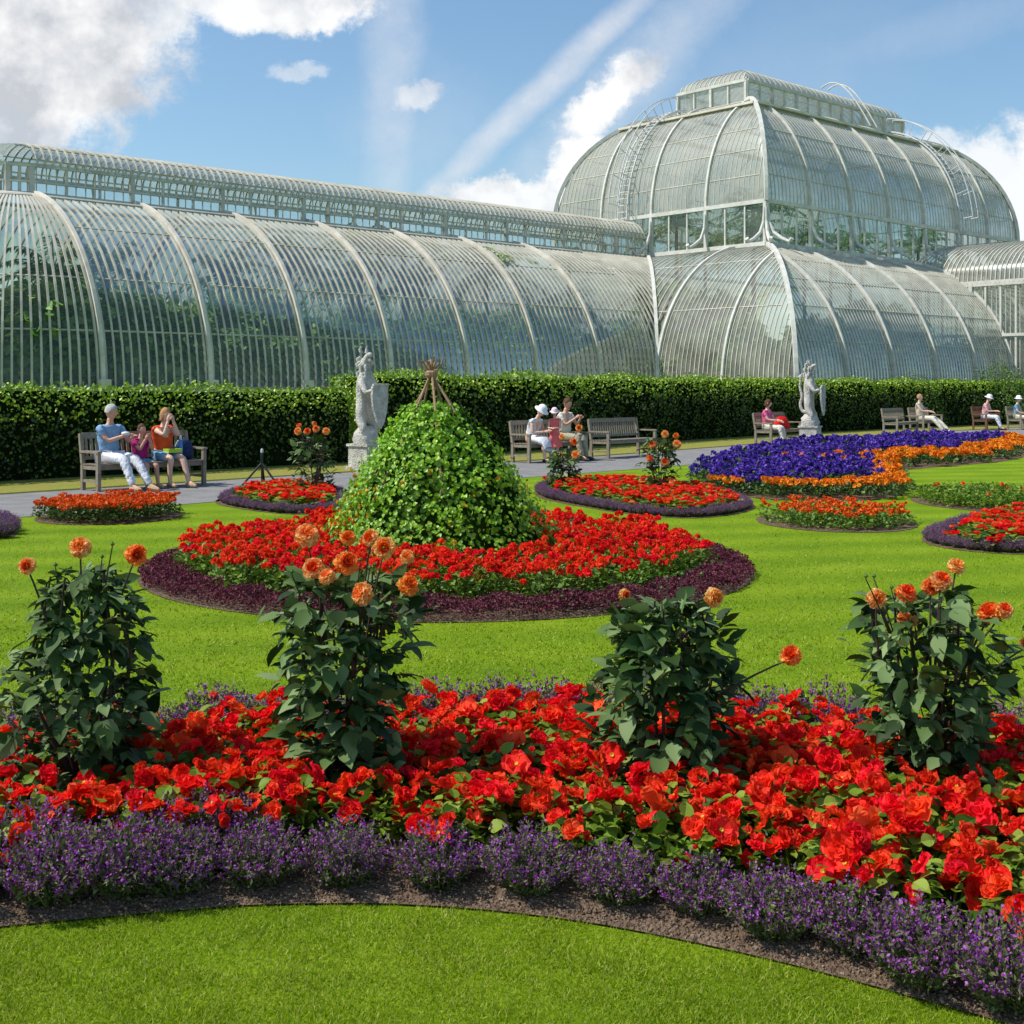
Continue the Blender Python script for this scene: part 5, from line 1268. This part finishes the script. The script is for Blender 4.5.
def put(proto, u, w, sc):
    x, y = loc_w(u, w)
    if id(proto) in usedp: dup(proto, (x, y, .02), rng.uniform(0, 6.28), sc)
    else: usedp.add(id(proto)); proto.location = (x, y, .02); proto.scale = (sc,) * 3
for u in np.arange(wingL - 4, -1, 2.1):
    put(SH[int(rng.integers(0, 2))], u + rng.normal(0, .3), W0 + 2.2 + rng.uniform(-.4, .9), rng.uniform(.75, 1.1))
    put(SH[int(rng.integers(0, 2))], u + 1 + rng.normal(0, .3), W0 + 10.6 + rng.uniform(-.9, .9), rng.uniform(1.0, 1.3))
for u in np.arange(wingL - 3, 1, 3.4): put(PP_[int(rng.integers(0, 2))], u + rng.normal(0, .5), W0 + 5.8 + rng.uniform(-1.2, 1.8), rng.uniform(.9, 1.12))
for u, w in ((-11.6, 14.8), (-10.4, 15.0), (-9.2, 14.8), (-8.0, 15.0), (1.5, 14.9)): put(PP_[3], u, w, 1.0)
for u in np.arange(2.6, LB_ - 2, 3.0):
    put(SH[int(rng.integers(0, 2))], u, 2.8 + rng.uniform(-.4, 1), rng.uniform(.8, 1.1))
    put(SH[int(rng.integers(0, 2))], u + 1, 12 + rng.uniform(-2, 6), rng.uniform(1.2, 1.6))
for w in (5, 8, 11, 14): put(SH[int(rng.integers(0, 2))], 2.8, w, rng.uniform(.9, 1.1))
for u, w in ((9, 9), (13, 12), (18, 9), (22, 13), (27, 10), (15, 17), (25, 17), (10, 15)): put(PP_[2], u, w, rng.uniform(.85, 1.05))

# ================================================================== WORLD, SUN, CAMERA
wd = bpy.data.worlds.new('World'); S.world = wd; wd.use_nodes = True; nt = wd.node_tree; nt.nodes.clear()
SUN_AZ = math.atan2(-.98, -.10); SUN_EL = R(53)
sky = nt.nodes.new('ShaderNodeTexSky'); sky.sky_type = 'NISHITA'; sky.sun_disc = False; sky.sun_elevation = SUN_EL; sky.sun_rotation = SUN_AZ % (2 * PI)
sky.air_density = 1.15; sky.dust_density = .8; sky.ozone_density = 1.6
def add(t, **kw):
    n = nt.nodes.new(t)
    for k, v in kw.items(): setattr(n, k, v)
    return n
def link(a, b): nt.links.new(a, b)
def mth(op, a, b=None, c=None, clamp=False):
    n = add('ShaderNodeMath', operation=op, use_clamp=clamp)
    for i, v in enumerate((a, b, c)):
        if v is None: continue
        if isinstance(v, (int, float)): n.inputs[i].default_value = v
        else: link(v, n.inputs[i])
    return n.outputs[0]
tc = add('ShaderNodeTexCoord'); sp = add('ShaderNodeSeparateXYZ'); link(tc.outputs['Generated'], sp.inputs[0])
yy_ = mth('MAXIMUM', sp.outputs[1], .02); az = mth('DIVIDE', sp.outputs[0], yy_); el = mth('DIVIDE', sp.outputs[2], yy_)
comb_ = add('ShaderNodeCombineXYZ'); link(az, comb_.inputs[0]); link(el, comb_.inputs[1])
def nz_(scale, detail, off=0, rough=.6, sx=1, sy=1):
    mp = add('ShaderNodeMapping'); mp.inputs['Location'].default_value = (off, off * .7, 0); mp.inputs['Scale'].default_value = (sx, sy, 1); link(comb_.outputs[0], mp.inputs[0])
    n = add('ShaderNodeTexNoise'); n.inputs['Scale'].default_value = scale; n.inputs['Detail'].default_value = detail; n.inputs['Roughness'].default_value = rough; link(mp.outputs[0], n.inputs['Vector']); return n.outputs[0]
wx = mth('MULTIPLY_ADD', nz_(16, 9, 3.1, .68), .055, -.0275); wy = mth('MULTIPLY_ADD', nz_(16, 9, 8.7, .68), .055, -.0275)
ax_ = mth('ADD', az, wx); ey_ = mth('ADD', el, wy)
puff = nz_(30, 10, 1.3, .7)
def blob(px, py, rx, ry, rot=0, amp=1.0, soft=.5, hard=.55):
    a0 = (px - 512) / FOC; e0 = (HOR - py) / FOC; rx /= FOC; ry /= FOC
    dx = mth('SUBTRACT', ax_, a0); dy = mth('SUBTRACT', ey_, e0); c, s_ = math.cos(rot), math.sin(rot)
    u = mth('ADD', mth('MULTIPLY', dx, c / rx), mth('MULTIPLY', dy, s_ / rx)); v = mth('ADD', mth('MULTIPLY', dx, -s_ / ry), mth('MULTIPLY', dy, c / ry))
    d = mth('SQRT', mth('ADD', mth('MULTIPLY', u, u), mth('MULTIPLY', v, v)))
    d = mth('ADD', d, mth('MULTIPLY_ADD', puff, hard * 2, -hard))
    n = add('ShaderNodeMapRange', clamp=True, interpolation_type='SMOOTHSTEP'); link(d, n.inputs[0]); n.inputs[1].default_value = 1 + soft * .5; n.inputs[2].default_value = 1 - soft * .5; n.inputs[3].default_value = 0; n.inputs[4].default_value = amp
    return n.outputs[0]
def mx(*a):
    r = a[0]
    for b in a[1:]: r = mth('MAXIMUM', r, b)
    return r
main = mx(blob(55, 50, 115, 90, 0, 1, .5), blob(30, 120, 60, 35, 0, .9, .4), blob(140, 22, 50, 34, 0, .85, .5), blob(285, 2, 88, 34, 0, .95, .4), blob(215, -22, 100, 30, 0, .9), blob(300, 73, 24, 9, 0, .45, .9, .4), blob(418, 96, 20, 13, 0, .6, .8, .4),
          blob(604, 100, 56, 22, R(45), 1, .6, .4), blob(632, 76, 26, 16, R(30), .8, .8, .4), blob(585, 168, 36, 34, R(70), 1, .5), blob(510, 196, 70, 20, 0, .9, .5), blob(575, 200, 45, 26, 0, .9, .5), blob(480, 190, 26, 12, 0, .7, .6),
          blob(990, 175, 60, 38, 0, .85, .6), blob(930, 152, 34, 22, 0, .6, .7), blob(1060, 190, 80, 70, 0, .9, .5), blob(1000, 240, 60, 28, 0, .7, .7), blob(880, 160, 40, 14, 0, .4, .9))
def streak(x0, y0, x1, y1, w, amp, f=.25):
    global ax_, ey_
    keep_ = ax_, ey_; ax_ = mth('MULTIPLY_ADD', wx, .22, az); ey_ = mth('MULTIPLY_ADD', wy, .22, el)
    r = streak_(x0, y0, x1, y1, w, amp, f); ax_, ey_ = keep_; return r
def streak_(x0, y0, x1, y1, w, amp, f):
    cx_, cy_ = (x0 + x1) / 2, (y0 + y1) / 2; L = math.hypot(x1 - x0, y1 - y0) / 2; return blob(cx_, cy_, L * 1.2, w, math.atan2(-(y1 - y0), x1 - x0), amp, 1.5, f)
wisp = mx(streak(395, -40, 388, 200, 24, .34, .6), streak(420, 205, 660, -20, 13, .55, .35), streak(540, 175, 720, -15, 30, .34, .6), streak(820, 60, 1040, 0, 20, .12, .7), blob(700, 130, 200, 60, .5, .10, 1.8, .6), blob(420, 130, 60, 60, 0, .12, 1.6, .6))
wisp = mth('MULTIPLY', wisp, mth('MULTIPLY_ADD', nz_(34, 6, 5.5, .7), 1.4, .3), clamp=True)
# cloud tone: bright tops, greyer undersides
shade = add('ShaderNodeMapRange', clamp=True); link(mth('ADD', nz_(11, 6, 21.0, .6), mth('MULTIPLY', mth('ADD', az, .30), .34)), shade.inputs[0]); shade.inputs[1].default_value = .38; shade.inputs[2].default_value = .60
cc = add('ShaderNodeMix', data_type='RGBA'); link(shade.outputs[0], cc.inputs[0]); cc.inputs[6].default_value = (5.1, 5.35, 5.8, 1); cc.inputs[7].default_value = (9.0, 9.0, 9.0, 1)
m1 = add('ShaderNodeMix', data_type='RGBA'); link(wisp, m1.inputs[0])
tint = add('ShaderNodeMix', data_type='RGBA', blend_type='MULTIPLY'); tint.inputs[0].default_value = 1; link(sky.outputs[0], tint.inputs[6]); tint.inputs[7].default_value = (1.02, 1.20, 1.28, 1)
link(tint.outputs[2], m1.inputs[6]); m1.inputs[7].default_value = (7.5, 7.6, 7.9, 1)
m2 = add('ShaderNodeMix', data_type='RGBA'); link(main, m2.inputs[0]); link(m1.outputs[2], m2.inputs[6]); link(cc.outputs[2], m2.inputs[7])
bg = add('ShaderNodeBackground'); bg.inputs[1].default_value = .115; link(m2.outputs[2], bg.inputs[0]); wo = add('ShaderNodeOutputWorld'); link(bg.outputs[0], wo.inputs[0])

sl = bpy.data.lights.new('sun', 'SUN'); sl.energy = 5.0; sl.angle = R(.5); sl.color = (1, .955, .87); so = bpy.data.objects.new('sun', sl); COL.objects.link(so)
dv = Vector((math.sin(SUN_AZ) * math.cos(SUN_EL), math.cos(SUN_AZ) * math.cos(SUN_EL), math.sin(SUN_EL))); so.rotation_euler = dv.to_track_quat('Z', 'Y').to_euler(); so.location = (-20, 10, 30)
cam = bpy.data.cameras.new('camera'); cam.sensor_width = 36; cam.lens = FOC / 1024 * 36; cam.clip_end = 3000; cam.clip_start = .05; cam.shift_y = -(512 - HOR) / 1024
co = bpy.data.objects.new('camera', cam); COL.objects.link(co); co.location = (0, 0, EYE); co.rotation_euler = (PI / 2, 0, 0); S.camera = co
S.view_settings.view_transform = 'Standard'; S.view_settings.look = 'None'; S.view_settings.exposure = 0; S.view_settings.gamma = 1
S.cycles.max_bounces = 8; S.cycles.diffuse_bounces = 3; S.cycles.glossy_bounces = 3; S.cycles.transmission_bounces = 4; S.cycles.transparent_max_bounces = 14
S.cycles.use_denoising = True
